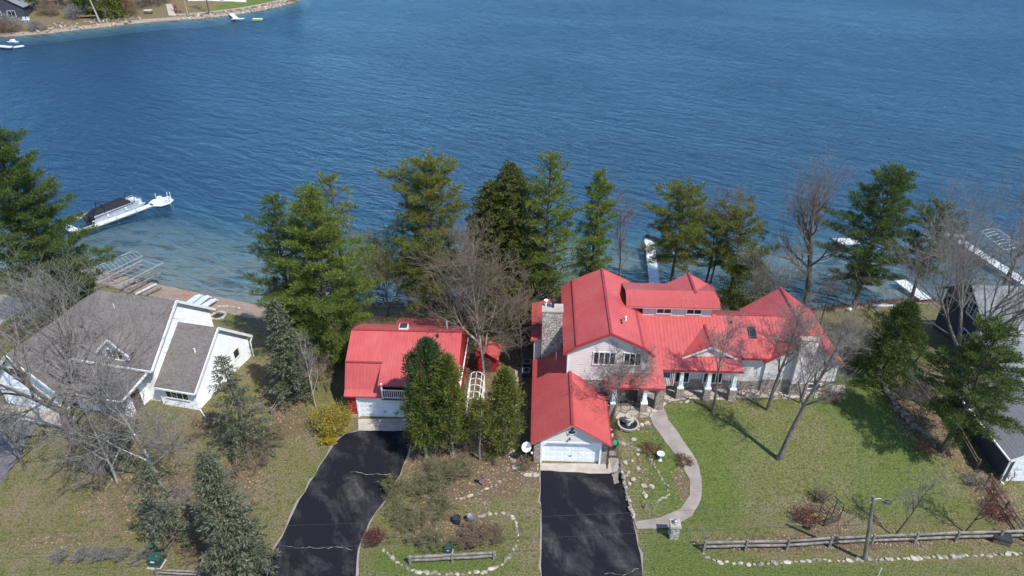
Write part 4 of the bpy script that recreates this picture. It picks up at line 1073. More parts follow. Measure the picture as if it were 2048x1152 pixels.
# lower front roof over the entry, with wall under it
shingled(wh, [[(-11.4, -2.85, 2.72), (-5.0, -2.85, 2.72), (-4.25, .55, 4.02), (-11.4, .55, 4.02)]], 'shingle_brown', label='low brown shingle roof over the entry')
part(wh, 'wall', 'white_siding', lambda m: m.box(-11.2, -5.6, -1.9, .6, -.2, 2.85), label='white entry walls')
part(wh, 'gutter', 'white_paint', lambda m: (m.beam((-11.4, -2.9, 2.66), (-5.0, -2.9, 2.66), .1, .13), m.beam((-5.0, -2.85, 2.68), (-4.2, .5, 4.0), .07, .2)))
part(wh, 'entry_door', 'brown_wood', lambda m: m.box(-5.595, -5.55, -1.3, -.3, .05, 2.1))
window(wh, -10.2, -8.2, .9, 2.1, -1.9, 3)
# left garage wing, gable to the front
part(wh, 'wall', 'white_siding', lambda m: m.prism([(-17.6, -.2), (-12.2, -.2), (-12.2, 3.0), (-15.3, 6.25), (-18.4, 3.0), (-18.4, -.2)], 'd', -2.9, 7.0), label='white garage wing with a front gable')
shingled(wh, [[(-18.8, -3.3, 2.75), (-15.3, -3.3, 6.45), (-15.3, 5.0, 6.45), (-18.8, 5.0, 2.75)], [(-15.3, -3.3, 6.45), (-11.4, -3.3, 2.75), (-11.4, 4.0, 2.75), (-12.0, 5.0, 4.9), (-15.3, 5.0, 6.45)][:4] + [(-15.3, 4.0, 6.45)]], 'shingle_brown', label='brown shingle roof of the garage wing')
shingled(wh, [[(-17.2, 3.0, 5.2), (-12.3, 3.0, 5.9), (-12.3, 5.35, 8.5), (-15.0, 5.35, 6.9)]], 'shingle_brown', .2, label='brown shingle roof joining the wings')
part(wh, 'rake_board', 'white_paint', lambda m: (m.beam((-15.3, -3.33, 6.35), (-11.4, -3.33, 2.65), .08, .24), m.beam((-18.8, -3.33, 2.65), (-15.3, -3.33, 6.35), .08, .24)))
window(wh, -16.2, -14.4, 3.6, 4.6, -2.9, 3)
garage_door(wh, -17.4, -13.0, .05, 2.3, -2.97, 4, 8)

# ================================================================== RIGHT HOUSE (navy)
no = at(2005, 955, .5); no.z = .3
nh = empty('house', no, YAW, 'navy-sided house with light grey shingle roofs at the right edge', 'house')
part(nh, 'wall', 'navy_siding', lambda m: m.prism([(15.9, -2.6), (23.6, -3.6), (23.6, 4.3), (19.75, 6.75), (15.9, 4.3)], 'r', 6.0, 22.0), label='dark navy gable wall')
shingled(nh, [[(5.6, 15.5, 4.15), (24, 15.5, 4.15), (24, 19.75, 6.95), (5.6, 19.75, 6.95)], [(5.6, 19.75, 6.95), (24, 19.75, 6.95), (24, 24.0, 4.15), (5.6, 24.0, 4.15)]], 'shingle_grey', label='light grey main roof')
part(nh, 'gutter', 'white_paint', lambda m: m.box(5.6, 24, 15.36, 15.48, 4.0, 4.12))
part(nh, 'rake_board', 'dark_metal', lambda m: (m.beam((5.56, 15.5, 4.05), (5.56, 19.75, 6.85), .07, .22), m.beam((5.56, 19.75, 6.85), (5.56, 24, 4.05), .07, .22)))
window(nh, 17.9, 19.5, 3.9, 5.4, 6.0, 3, face='r', out=-1, rows=2, fw=.09); window(nh, 17.4, 18.9, .6, 2.2, 6.0, 2, face='r', out=-1, rows=2, fw=.09)
part(nh, 'downspout', 'grey_metal', lambda m: m.beam((5.93, 16.2, 4.1), (5.93, 16.2, -2), .09))
part(nh, 'wall', 'navy_siding', lambda m: m.box(5.2, 22, 8.2, 15.9, -.5, 3.3), label='navy link between house and garage')
shingled(nh, [[(4.9, 8.0, 2.9), (22, 8.0, 2.9), (22, 15.9, 4.0), (4.9, 15.9, 4.0)]], 'shingle_grey', label='low grey roof of the link')
window(nh, 7.2, 8.6, 4.25, 4.8, 15.5, 1, fw=.1)
part(nh, 'wall', 'navy_siding', lambda m: m.prism([(0, -.6), (7.4, -.6), (7.4, 2.6), (3.7, 4.9), (0, 2.6)], 'd', 0.05, 8.2), label='navy garage wing')
shingled(nh, [[(-.35, -.35, 2.5), (3.7, -.35, 5.05), (3.7, 8.4, 5.05), (-.35, 8.4, 2.5)], [(3.7, -.35, 5.05), (7.75, -.35, 2.5), (7.75, 8.4, 2.5), (3.7, 8.4, 5.05)]], 'shingle_grey', label='grey roof of the garage wing')
part(nh, 'rake_board', 'white_paint', lambda m: (m.beam((-.35, -.38, 2.4), (3.7, -.38, 4.95), .07, .22), m.beam((3.7, -.38, 4.95), (7.75, -.38, 2.4), .07, .22)))
part(nh, 'gutter', 'white_paint', lambda m: (m.beam((-.42, -.35, 2.42), (-.42, 8.4, 2.42), .12), m.beam((-.4, -.3, 2.4), (-.05, .0, 2.15), .1), m.beam((-.06, -.02, 2.15), (-.06, -.02, -.2), .1), m.beam((-.06, -.02, -.2), (.35, -1.0, -.28), .1)))
part(nh, 'door_surround', 'white_paint', lambda m: (m.box(.35, .55, -.02, .2, -.2, 2.4), m.box(6.8, 7.0, -.02, .2, -.2, 2.4), m.box(.55, 6.8, -.02, .2, 2.25, 2.4)))
garage_door(nh, .55, 6.8, -.15, 2.25, .0, 4, 8)
drape('garage_apron', [(2010, 945), (2140, 948), (2140, 960), (2008, 957)], 'concrete', 0.04)

# ================================================================== TREES
conifer('pine', 36, 630, 228, 104, 'huge dark pine at the far left edge beside the lake', 'pine_dark_leaf', .05, 11, dens=1.9, rnd=.8, tx=-32)
conifer('cedar', 130, 628, 520, 45, 'low dark cedar at the foot of the huge left pine', 'cedar_dark_leaf', .08, 12, tx=115)
conifer('pine', 542, 695, 380, 66, 'blue-green pine on the left side of the lakeside clump', 'pine_dark_leaf', .1, 13, tx=538)
conifer('pine', 625, 712, 362, 100, 'broad bright green pine in the middle of the left lakeside clump', 'pine_leaf', .04, 14, dens=1.6, rnd=.8, tx=612)
conifer('pine', 680, 655, 334, 66, 'thin see-through pine behind the broad bright green pine', 'pine_yellow_leaf', .3, 15, dens=.5, gap=.3, tx=655)
conifer('spruce', 570, 800, 600, 48, 'silvery blue spruce standing just right of the white house', 'blue_spruce_leaf', .08, 16, dens=.9, tx=546)
conifer('pine', 852, 640, 306, 64, 'tall pine with rounded crown left of the dark spruces', 'pine_yellow_leaf', .12, 17, dens=1.35, rnd=.22, tx=850)
conifer('spruce', 958, 655, 362, 104, 'dark spruce, left of the twin spruces behind the bare brown birch', 'spruce_leaf', .05, 18, tx=982)
conifer('spruce', 1024, 650, 324, 122, 'tallest dark spruce, right one of the twin spruces', 'spruce_leaf', .05, 19, tx=1020)
conifer('pine', 1102, 650, 292, 70, 'tall airy pine just right of the dark spruces', 'pine_leaf', .15, 20, dens=1.0, gap=.12, tx=1100)
conifer('pine', 1198, 630, 330, 29, 'slim columnar pine standing behind the front-gabled red roof', 'pine_leaf', .12, 21, dens=1.3, rnd=.3, tx=1200)
conifer('pine', 1352, 596, 366, 68, 'yellow-green pine with bare lower trunk right of the middle dock', 'pine_yellow_leaf', .36, 22, dens=1.4, rnd=.35, tx=1372)
conifer('pine', 1418, 596, 430, 40, 'thin pine left in the pair right of the middle dock', 'pine_yellow_leaf', .42, 23, dens=.9, gap=.2, rnd=.3, tx=1436)
conifer('pine', 1462, 602, 425, 64, 'wide-topped pine right in the pair right of the middle dock', 'pine_yellow_leaf', .40, 24, dens=1.2, gap=.1, rnd=.25, tx=1490)
conifer('cedar', 1500, 625, 515, 52, 'low olive cedar behind the middle wing of the red-roofed house', 'cedar_leaf', .05, 25, dens=.8, tx=1505)
conifer('pine', 1750, 614, 322, 74, 'big dark pine between the white swim platform and the right dock', 'pine_dark_leaf', .22, 26, dens=1.35, tx=1795)
conifer('pine', 1882, 614, 404, 46, 'smaller dark pine in front of the right dock', 'pine_dark_leaf', .40, 27, dens=1.2, rnd=.35, tx=1890)
conifer('pine', 1708, 612, 530, 17, 'small leaning pine with a tuft of needles by the right lawn shore', 'pine_dark_leaf', .62, 28, topx=1735)
conifer('cedar', 1812, 768, 608, 60, 'dense dark green cedar beside the navy house', 'pine_dark_leaf', .03, 29, dens=1.1, lean=(0.3, 0), tx=1815)
conifer('pine', 1886, 905, 642, 84, 'leaning dark hemlock overhanging the grey garage roof at right', 'pine_dark_leaf', .25, 30, topx=2010, dens=1.5)
G_ARB = 'arborvitae between the two red-roofed buildings'
conifer('cedar', 868, 895, 682, 48, 'tallest dark arborvitae in front of the red barn house', 'cedar_dark_leaf', .28, 31, name='arborvitae', group=G_ARB, bark='bark_grey')
conifer('cedar', 902, 912, 715, 43, 'yellow-green arborvitae left of the white arbour', 'cedar_leaf', .22, 32, name='arborvitae', group=G_ARB, bark='bark_grey')
conifer('cedar', 850, 915, 765, 36, 'short arborvitae beside the barn garage door', 'cedar_leaf', .2, 33, name='arborvitae', group=G_ARB, bark='bark_grey')
conifer('cedar', 1010, 905, 742, 38, 'wide yellow-green arborvitae right of the white arbour', 'cedar_leaf', .12, 34, name='arborvitae', group=G_ARB, bark='bark_grey')
conifer('cedar', 962, 920, 800, 20, 'slim arborvitae with a long bare trunk below the white arbour', 'cedar_leaf', .55, 35, name='arborvitae', group=G_ARB, bark='bark_grey', dens=.35)
conifer('spruce', 470, 905, 712, 66, 'sparse grey-green cedar at the corner of the white house', 'blue_spruce_leaf', .05, 36, dens=.42, name='cedar_tree', size=.24, tx=444)
conifer('spruce', 462, 1150, 905, 74, 'large grey-green spruce left of the barn driveway', 'blue_spruce_leaf', .03, 37, dens=.8, tx=408)
conifer('spruce', 305, 1092, 930, 62, 'thin grey spruce behind the green utility box at left', 'blue_spruce_leaf', .06, 38, dens=.3, tx=286)

bare_tree(152, 885, 590, 150, 'massive many-limbed bare tree in front of the white house', 41, trunk=.40, clear=.15, n=(8, 6, 4, 3), fork=4, upright=.45, minr=.007)
bare_tree(325, 975, 720, 120, 'silvery bare tree with arching twigs right of the massive bare tree', 42, 'bark_birch', 'twig_grey', .16, .2, (-.05, 0), (12, 7, 5, 3), upright=.2, droop=.5, minr=.0135)
bare_tree(235, 965, 770, 95, 'low silvery bare tree between the massive bare tree and the thin grey spruce', 63, 'bark_birch', 'twig_grey', .12, .2, (.05, 0), (12, 7, 5, 3), upright=.2, droop=.6, minr=.0135)
bare_tree(50, 940, 810, 80, 'grey bare tree over the old asphalt drive at the left edge', 64, 'bark_grey', 'twig_grey', .14, .2, (.05, 0), (11, 6, 5, 3), upright=.4, minr=.009)
bare_tree(985, 752, 500, 98, 'brown bare birch with dense fine twigs beside the small red shed', 43, 'bark_birch', 'twig_brown', .15, .18, (-.03, 0), (20, 8, 6, 4), upright=.55, minr=.0105, tx=962)
bare_tree(1045, 745, 560, 60, 'dark tangled bare tree against the left side of the stone chimney', 44, 'bark_brown', 'twig_brown', .12, .2, (0, 0), (10, 7, 6, 3), upright=.5)
bare_tree(1280, 606, 374, 50, 'bare tree left of the middle dock', 45, trunk=.2, clear=.35, tx=1258, minr=.0065, n=(11, 6, 5, 3), upright=.8, twig='twig_brown')
bare_tree(1440, 596, 385, 60, 'faint bare tree behind the pair of pines', 46, trunk=.16, clear=.35, n=(10, 7, 6, 3), upright=.8, twig='twig_brown', tx=1450)
bare_tree(1612, 610, 350, 92, 'tall bare tree with thick straight trunk on the shore', 47, trunk=.42, clear=.28, n=(16, 7, 5, 3), upright=.7, twig='twig_brown', minr=.0065, lean=(-.1, 0))
bare_tree(1998, 588, 306, 88, 'tall bare tree crossing the right dock at the right edge', 48, trunk=.3, clear=.25, lean=(.05, 0), n=(14, 8, 6, 3), upright=.6, twig='twig_brown')
bare_tree(1918, 765, 478, 125, 'big forked grey bare tree in front of the navy house', 49, trunk=.34, clear=.15, n=(10, 7, 6, 3), fork=4, upright=.55, lean=(-.05, 0), minr=.008)
bare_tree(1425, 822, 622, 58, 'bare lawn tree nearest the porch', 50, trunk=.13, clear=.42, n=(11, 6, 5, 3), upright=.6)
bare_tree(1535, 820, 590, 66, 'bare lawn tree in front of the right wing', 51, trunk=.17, clear=.4, n=(12, 6, 5, 3), upright=.6, lean=(.03, 0))
bare_tree(1556, 918, 600, 62, 'leaning bare tree in the middle of the lawn', 52, trunk=.23, clear=.4, n=(12, 7, 5, 3), upright=.8, lean=(.08, .0), fork=0, minr=.008)
bare_tree(1228, 832, 716, 55, 'low spreading bare tree by the entry beside the garage roof', 53, 'bark_grey', 'twig_grey', .11, .15, (.05, 0), (10, 6, 5, 3), upright=.5, fork=3)
bare_tree(1786, 1073, 945, 42, 'small bare tree right of the utility pole', 54, 'bark_brown', 'twig_grey', .08, .3, (.22, 0), (9, 5, 4, 2), upright=.6)
bare_tree(1928, 1066, 955, 42, 'small bare tree near the right end of the rail fence', 55, 'bark_brown', 'twig_red', .08, .3, (.30, 0), (9, 5, 4, 2), upright=.6)
bare_tree(1853, 832, 765, 42, 'little twisted bare fruit tree right of the stone wall', 56, 'bark_grey', 'twig_grey', .09, .3, (0, 0), (8, 6, 4, 3), upright=.2, fork=3)
bare_tree(632, 812, 685, 48, 'thin pale bare tree between the silvery spruce and the barn house', 57, 'bark_birch', 'twig_grey', .06, .25, (-.02, 0), (10, 5, 4, 2), upright=.7)
bare_tree(764, 640, 505, 66, 'airy shrubby tree with first pale leaves by the shore', 58, 'bark_brown', 'twig_olive', .1, .12, (0, 0), (14, 7, 5, 3), upright=.7, fork=3, leaves=('young_leaf', 2, .12), tx=760)
bare_tree(1640, 648, 550, 40, 'small bare tree behind the right wing roof', 59, 'bark_brown', 'twig_brown', .08, .25, (.1, 0), (9, 6, 4, 2), upright=.6)
bare_tree(1515, 640, 520, 50, 'bare thicket tree behind the middle wing', 60, 'bark_grey', 'twig_grey', .08, .2, (.0, 0), (10, 6, 5, 2), upright=.5, fork=3)
bare_tree(1600, 806, 640, 55, 'slender bare tree against the right wing chimney', 61, 'bark_grey', 'twig_grey', .1, .3, (.05, 0), (10, 6, 5, 2), upright=.7, fork=3)
bare_tree(80, 700, 560, 70, 'thin grey bare tree behind the white house', 62, 'bark_grey', 'twig_grey', .1, .2, (.03, 0), (10, 6, 5, 2), upright=.6, fork=2)

G_SH = 'bare garden shrubs'
shrub(668, 858, 40, 2.3, 'yellow-flowering forsythia beside the barn garage door', 71, 'twig_olive', 'forsythia_leaf', 90, 'forsythia', per=8, size=.12)
shrub(660, 878, 24, .5, 'low clump of bright yellow flowers at the driveway edge', 72, 'twig_olive', 'forsythia_leaf', 30, 'flower_clump', per=12, size=.14)
shrub(750, 1085, 26, 1.2, 'round dark red shrub right of the barn driveway', 73, 'twig_red', None, 70)
shrub(880, 962, 55, 1.9, 'wide olive shrub in the leaf bed below the arborvitae', 74, 'twig_olive', 'young_leaf', 60, per=2, size=.09)
shrub(845, 985, 40, 1.6, 'olive shrub at the left tip of the stone-edged leaf bed', 75, 'twig_olive', 'young_leaf', 40, per=2, size=.09)
shrub(830, 1070, 55, 1.5, 'grey-green tangled shrub in the round stone-edged bed', 76, 'twig_olive', 'young_leaf', 50, per=2, size=.08)
shrub(800, 1030, 40, 1.3, 'loose olive shrub on the barn driveway side of the island lawn', 77, 'twig_olive', 'young_leaf', 36, per=2, size=.08)
shrub(945, 1088, 42, 1.4, 'reddish brown shrub behind the short log rail', 78, 'twig_brown', 'dry_leaf', 60, per=2, size=.08)
shrub(990, 1075, 34, 1.0, 'tan shrub at the right of the round stone-edged bed', 79, 'twig_brown', 'dry_leaf', 36, per=2, size=.08)
shrub(940, 905, 30, 1.3, 'dark twiggy shrub under the white arbour', 80, 'twig_brown', None, 30)
shrub(1050, 935, 24, .9, 'low twiggy shrub below the satellite dish', 81, 'twig_brown', 'dry_leaf', 26, per=2, size=.09)
for i, (x, y) in enumerate([(118, 1125), (165, 1122), (195, 1120), (217, 1118), (247, 1118), (283, 1122)]):
    shrub(x, y, 20, 1.15, ['first', 'second', 'third', 'fourth', 'fifth', 'sixth'][i] + ' from the left of the bare twiggy shrubs along the lower left verge', 82 + i, 'twig_grey', None, 24, group='row of bare shrubs on the verge')
shrub(510, 930, 44, 1.5, 'tangled brown brush left of the barn driveway', 90, 'twig_brown', None, 44)
shrub(420, 860, 50, 1.1, 'reddish brown foundation brush below the white house wing', 91, 'twig_brown', 'dry_leaf', 40, per=1)
shrub(250, 880, 60, 1.4, 'grey brush in front of the white house entry', 92, 'twig_grey', None, 46)
shrub(1610, 1040, 32, .9, 'russet shrub beside the garden arch', 93, 'twig_red', 'dry_leaf', 40, per=3, size=.09)
shrub(1640, 1000, 20, 1.4, 'twiggy shrub at the left foot of the garden arch', 94, 'twig_brown', None, 24)
shrub(1305, 905, 26, .6, 'russet clump in the rock garden', 95, 'twig_brown', 'dry_leaf', 40, per=4, size=.09)
shrub(1368, 925, 20, .5, 'tan clump along the inner side of the curved path', 96, 'twig_brown', 'dry_leaf', 30, per=4, size=.09)
shrub(1990, 1030, 34, 1.0, 'reddish thicket along the diagonal fence at right', 97, 'twig_red', None, 50)
shrub(1820, 800, 44, 1.1, 'grey brush right of the low stone wall', 98, 'twig_grey', None, 40)
shrub(1700, 720, 50, 1.2, 'brush at the corner of the right wing', 99, 'twig_brown', 'dry_leaf', 36, per=1)
shrub(1460, 612, 60, 1.6, 'dark brush behind the red-roofed house', 100, 'twig_brown', 'spruce_leaf', 60, per=5, size=.16)
shrub(60, 700, 70, 1.5, 'brush behind the white house', 101, 'twig_olive', 'young_leaf', 50, per=2)
shrub(730, 645, 60, 1.2, 'tan brush on the bank left behind the barn house', 102, 'twig_brown', 'dry_leaf', 60, per=3)
shrub(850, 650, 70, 1.6, 'olive brush on the bank right behind the barn house', 103, 'twig_olive', 'cedar_leaf', 70, per=4, size=.14)
shrub(1060, 660, 60, 2.4, 'dark brush left of the chimney bump-out', 104, 'twig_brown', 'spruce_leaf', 60, per=2, size=.14)
shrub(1660, 800, 26, .7, 'low brush at the right corner of the stone terrace', 105, 'twig_brown', 'dry_leaf', 24, per=2)
shrub(640, 760, 60, 1.3, 'olive brush left of the barn house', 106, 'twig_olive', 'young_leaf', 44, per=2)
shrub(1850, 900, 30, .8, 'brown brush at the foot of the leaning hemlock', 107, 'twig_brown', 'dry_leaf', 30, per=2)
shrub(360, 1010, 60, 1.3, 'grey-brown brush between the two lower left spruces', 109, 'twig_grey', None, 50)
shrub(195, 950, 60, 1.0, 'tangled pale brush at the foot of the massive bare tree', 110, 'twig_grey', None, 44)
shrub(330, 900, 55, 1.2, 'grey brush in front of the low white wing', 111, 'twig_grey', 'dry_leaf', 44, per=1)
shrub(390, 1110, 40, .9, 'brown brush beside the dark diagonal fence at left', 112, 'twig_brown', 'dry_leaf', 36, per=1)
shrub(540, 880, 44, 1.1, 'russet brush right of the sparse grey-green cedar', 113, 'twig_brown', 'dry_leaf', 40, per=1)
shrub(785, 985, 34, 1.1, 'green leafy shrub close to the right edge of the barn driveway', 114, 'twig_olive', 'young_leaf', 36, per=3, size=.1)
shrub(880, 1020, 46, 1.0, 'low green brush between the stone row and the round bed', 115, 'twig_olive', 'young_leaf', 40, per=3, size=.09)
shrub(925, 945, 44, 1.2, 'olive brush in the middle of the leaf bed below the arborvitae', 116, 'twig_olive', 'young_leaf', 40, per=2, size=.09)
shrub(865, 1095, 34, .9, 'olive brush left behind the short log rail', 117, 'twig_olive', 'young_leaf', 34, per=2, size=.09)
shrub(985, 915, 30, .9, 'green undergrowth below the wide yellow-green arborvitae', 118, 'twig_olive', 'cedar_leaf', 34, per=3, size=.1)
shrub(1950, 970, 34, 1.0, 'grey twiggy shrub in front of the navy garage', 108, 'twig_grey', None, 34)

# shoreline reeds and grasses: nobody could count them
def fringe():
    rng = np.random.default_rng(9); n = 9000
    x = rng.uniform(-30, 75, n); 
    P = np.array([(a, shore(a) - abs(rng.normal(0, .9)) - .1, 0) for a in x])
    P[:, 2] = [ground(a, b) for a, b, _ in P]
    d = rnd_unit(rng, n) * .35; d[:, 2] += 1; L = rng.uniform(.25, .8, n)
    s = rnd_unit(rng, n) * .025; s[:, 2] = 0
    V = np.stack([P - s, P + s, P + d * L[:, None]], 1).reshape(-1, 3)
    o = link(bpy.data.objects.new('shore_grass', np_mesh('shore_grass', V, np.arange(3 * n).reshape(-1, 3), 'dry_leaf')))
    tag(o, 'dry brown grass and twigs fringing the lake shore', 'grass', kind='stuff')
fringe()
def tufts():
    rng = np.random.default_rng(19); n = 110000
    x = rng.uniform(-45, 48, n); y = rng.uniform(28, 66, n)
    keep = [zval(ZL, a, b) * .6 + .4 * zval(ZG, a, b) + .12 > rng.random() for a, b in zip(x, y)]
    def inside(a, b):
        if b > 46.5 and -15 < a < -4 and b < 57: return True
        if 1.4 < a < 9 and b > 41.4 and b < 61: return True
        if 9 <= a < 31 and 47.5 < b < 60: return True
        if a > 8.3 and a < 9.4 and b > 36: return True
        return False
    drv = [( [gp(*p) for p in DL], [gp(*p) for p in DR[::-1]] ), ([gp(*p) for p in RL], [gp(*p) for p in RR[::-1]])]
    def xat(poly, b):
        pp = sorted(poly, key=lambda q: q.y)
        return float(np.interp(b, [q.y for q in pp], [q.x for q in pp]))
    P = []; M = []
    pl_ = [gp(*p) for p in PL]; pr_ = [gp(*p) for p in PR[::-1]]
    for a, b, k in zip(x, y, keep):
        if not k or inside(a, b): continue
        bad = False
        for l, r_ in drv:
            if b < max(q.y for q in l) + 1.5 and xat(l, b) - .15 < a < xat(r_, b) + .15: bad = True; break
        if bad: continue
        if 34.5 < b < 48 and any(min((a - (p.x + q.x) / 2) ** 2 + (b - (p.y + q.y) / 2) ** 2 for p, q in zip(pl_, pr_)) < 1.4 for _ in (0,)): continue
        P.append((a, b, ground(a, b) + .01)); M.append(zval(ZL, a, b) > .35)
    P = np.array(P); M = np.array(M)
    for name, sel, mat, lab, flat in (('leaf_litter', M, 'litter_leaf', 'fallen brown leaves scattered over the beds', 1),):
        Q = P[sel]; k = len(Q)
        if not k: continue
        d = rnd_unit(rng, k)
        if flat: d[:, 2] = np.abs(d[:, 2]) * .15; d /= np.linalg.norm(d, axis=1, keepdims=True)
        else: d[:, 2] = np.abs(d[:, 2]) + .5
        s = np.stack([-d[:, 1], d[:, 0], d[:, 0] * 0], 1); L = rng.uniform(.08, .24, k)
        V = np.stack([Q - s * (L * .35)[:, None] + (0, 0, .02), Q + s * (L * .35)[:, None] + (0, 0, .02), Q + d * L[:, None] + (0, 0, .02)], 1).reshape(-1, 3)
        tag(link(bpy.data.objects.new(name, np_mesh(name, V, np.arange(3 * k).reshape(-1, 3), mat))), lab, 'leaves' if flat else 'grass', kind='stuff')
leaf('young_grass', (0.055, 0.085, 0.022), (0.15, 0.18, 0.06), .3)
tufts()

# ================================================================== STONES, FENCES, GARDEN
def rock_mesh(seed, mat, sq=.6):
    rd = random.Random(seed); m = MB()
    import bmesh
    bm = bmesh.new(); bmesh.ops.create_icosphere(bm, subdivisions=1, radius=.5)
    for v in bm.verts:
        k = 1 + rd.uniform(-.24, .24); v.co = Vector((v.co.x * k * 1.15, v.co.y * k * .85, v.co.z * k * sq))
    me = bpy.data.meshes.new('stone'); bm.to_mesh(me); bm.free(); me.materials.append(MATS[mat]); return me
ROCKS = [rock_mesh(i, 'rock') for i in range(6)]
GROCKS = [rock_mesh(20 + i, 'grey_rock', .75) for i in range(5)]
def polyline_pts(pts, step, rd, jit=.06):
    W = [gp(*p) for p in pts]; out = []; acc = 0.0
    for a, b in zip(W[:-1], W[1:]):
        L = (b - a).length; t = acc
        while t < L:
            q = a.lerp(b, t / L); out.append((q.x + rd.uniform(-jit, jit), q.y + rd.uniform(-jit, jit), math.atan2(b.y - a.y, b.x - a.x))); t += step * rd.uniform(.75, 1.3)
        acc = t - L
    return out
def stone_row(name, pts, step, label, cat='stone edging', rocks=ROCKS, size=(.3, .5), seed=1, closed=False, stack=1, skip=0):
    rd = random.Random(seed)
    P = polyline_pts(pts + ([pts[0]] if closed else []), step, rd)
    b = gp(*pts[0]); root = empty(name, b, 0, label, cat)
    for lev in range(stack):
        for x, y, a in P:
            if rd.random() < skip: continue
            o = link(bpy.data.objects.new('stone', rd.choice(rocks if rd.random() < .75 else GROCKS)), root)
            s = size[0] * .7 + (size[1] - size[0] * .7) * rd.random() ** 1.6; o.scale = (s * rd.uniform(.85, 1.3), s, s * rd.uniform(.7, 1.0)); o.rotation_euler = (rd.uniform(-.2, .2), rd.uniform(-.2, .2), a + rd.uniform(-.5, .5))
            o.location = Vector((x, y, ground(x, y) + s * .03 + lev * s * .42)) - b
    return root
stone_row('stone_border', [(846, 992), (870, 998), (900, 1000), (930, 995), (960, 985), (990, 970), (1012, 955)], .36, 'curved row of pale stones below the leaf bed under the arborvitae', seed=2, size=(.18, .42))
stone_row('stone_border', [(768, 1100), (790, 1122), (820, 1140), (870, 1148), (930, 1148), (970, 1143), (1005, 1128), (1028, 1100), (1037, 1068), (1030, 1040), (1010, 1026), (975, 1028), (955, 1034)], .42, 'ring of pale stones around the round bed with the short log rail', seed=3, size=(.28, .52))
stone_row('stone_border', [(1403, 1096), (1412, 1115), (1440, 1124), (1500, 1129), (1560, 1126), (1640, 1120), (1700, 1122), (1740, 1119), (1800, 1117), (1880, 1114), (1960, 1111), (2060, 1107)], .46, 'long line of pale stones in front of the rail fence', seed=4, size=(.3, .58))
stone_row('stone_wall', [(1684, 672), (1692, 690), (1706, 716), (1728, 742), (1762, 766), (1776, 790), (1796, 822), (1826, 852), (1868, 884), (1890, 905)], .55, 'low grey dry-stone wall curving along the right lawn', 'stone wall', GROCKS, (.55, .8), 5, stack=2)
stone_row('stone_wall', [(1690, 668), (1712, 680), (1735, 700), (1744, 720)], .5, 'short grey stone row above the curved dry-stone wall', 'stone wall', GROCKS, (.4, .6), 6)
stone_row('stone_border', [(1243, 930), (1247, 960), (1254, 990), (1262, 1020), (1269, 1044)], .40, 'stone kerb between the right driveway and the rock garden', rocks=GROCKS + ROCKS, seed=7, size=(.36, .5), stack=2)
stone_row('stone_border', [(1304, 1008), (1318, 1000), (1332, 994), (1340, 988)], .28, 'short arc of pale stones at the lower end of the rock garden', seed=8, size=(.22, .36))
stone_row('stone_border', [(1240, 884), (1256, 890), (1272, 896), (1282, 902), (1276, 908)], .34, 'cluster of tan stones above the rock garden', seed=9, size=(.26, .42))
stone_row('stone_border', [(1300, 912), (1308, 930), (1316, 945), (1326, 962), (1334, 972), (1338, 985)], .34, 'dark stone row down the middle of the rock garden', rocks=GROCKS, seed=10, size=(.28, .45))
stone_row('stone_border', [(1075, 922), (1076, 940)], .36, 'few pale stones at the left corner of the garage', seed=11, size=(.3, .42))
stone_row('stone_border', [(1340, 800), (1356, 806), (1375, 803), (1392, 800)], .5, 'flat tan stones beside the top of the curved path', seed=12, size=(.45, .7))
stone_row('stone_border', [(420, 614), (440, 612), (462, 612), (482, 618)], .5, 'pale stones along the beach behind the white house', seed=13, size=(.4, .6))
stone_row('stone_border', [(1350, 794), (1400, 792), (1450, 796), (1500, 794), (1560, 796), (1620, 796), (1680, 790)], .6, 'ragged stone edge of the front terrace', rocks=GROCKS + ROCKS, seed=14, size=(.4, .7))
rd = random.Random(33)
LOOSE = [(1264, 922), (1275, 937), (1266, 960), (1288, 972), (1303, 974), (1287, 986), (1259, 968), (1291, 993), (1250, 926), (1268, 880), (1276, 853), (1284, 851), (1292, 846), (1276, 860), (1243, 861), (1298, 849), (1257, 946), (1252, 952)]
ORD = 'first second third fourth fifth sixth seventh eighth ninth tenth eleventh twelfth'.split()
for i, (x, y) in enumerate(LOOSE):
    b = gp(x, y); o = link(bpy.data.objects.new('boulder', rd.choice(ROCKS))); s = rd.uniform(.3, .55); o.scale = (s, s, s * .8); o.location = b + Vector((0, 0, s * .12)); o.rotation_euler.z = rd.random() * 6
    near = sorted([q for q in LOOSE if (q[1] < 900) == (y < 900)], key=lambda q: (q[1], q[0])); rk = ORD[near.index((x, y))]
    k = rk + ' closest to the house of those around the stone fountain' if y < 900 else rk + ' from the top in the rock garden beside the right driveway'
    tag(o, 'loose pale stone, ' + k, 'stone', 'loose stones by the fountain' if y < 900 else 'loose stones in the rock garden')

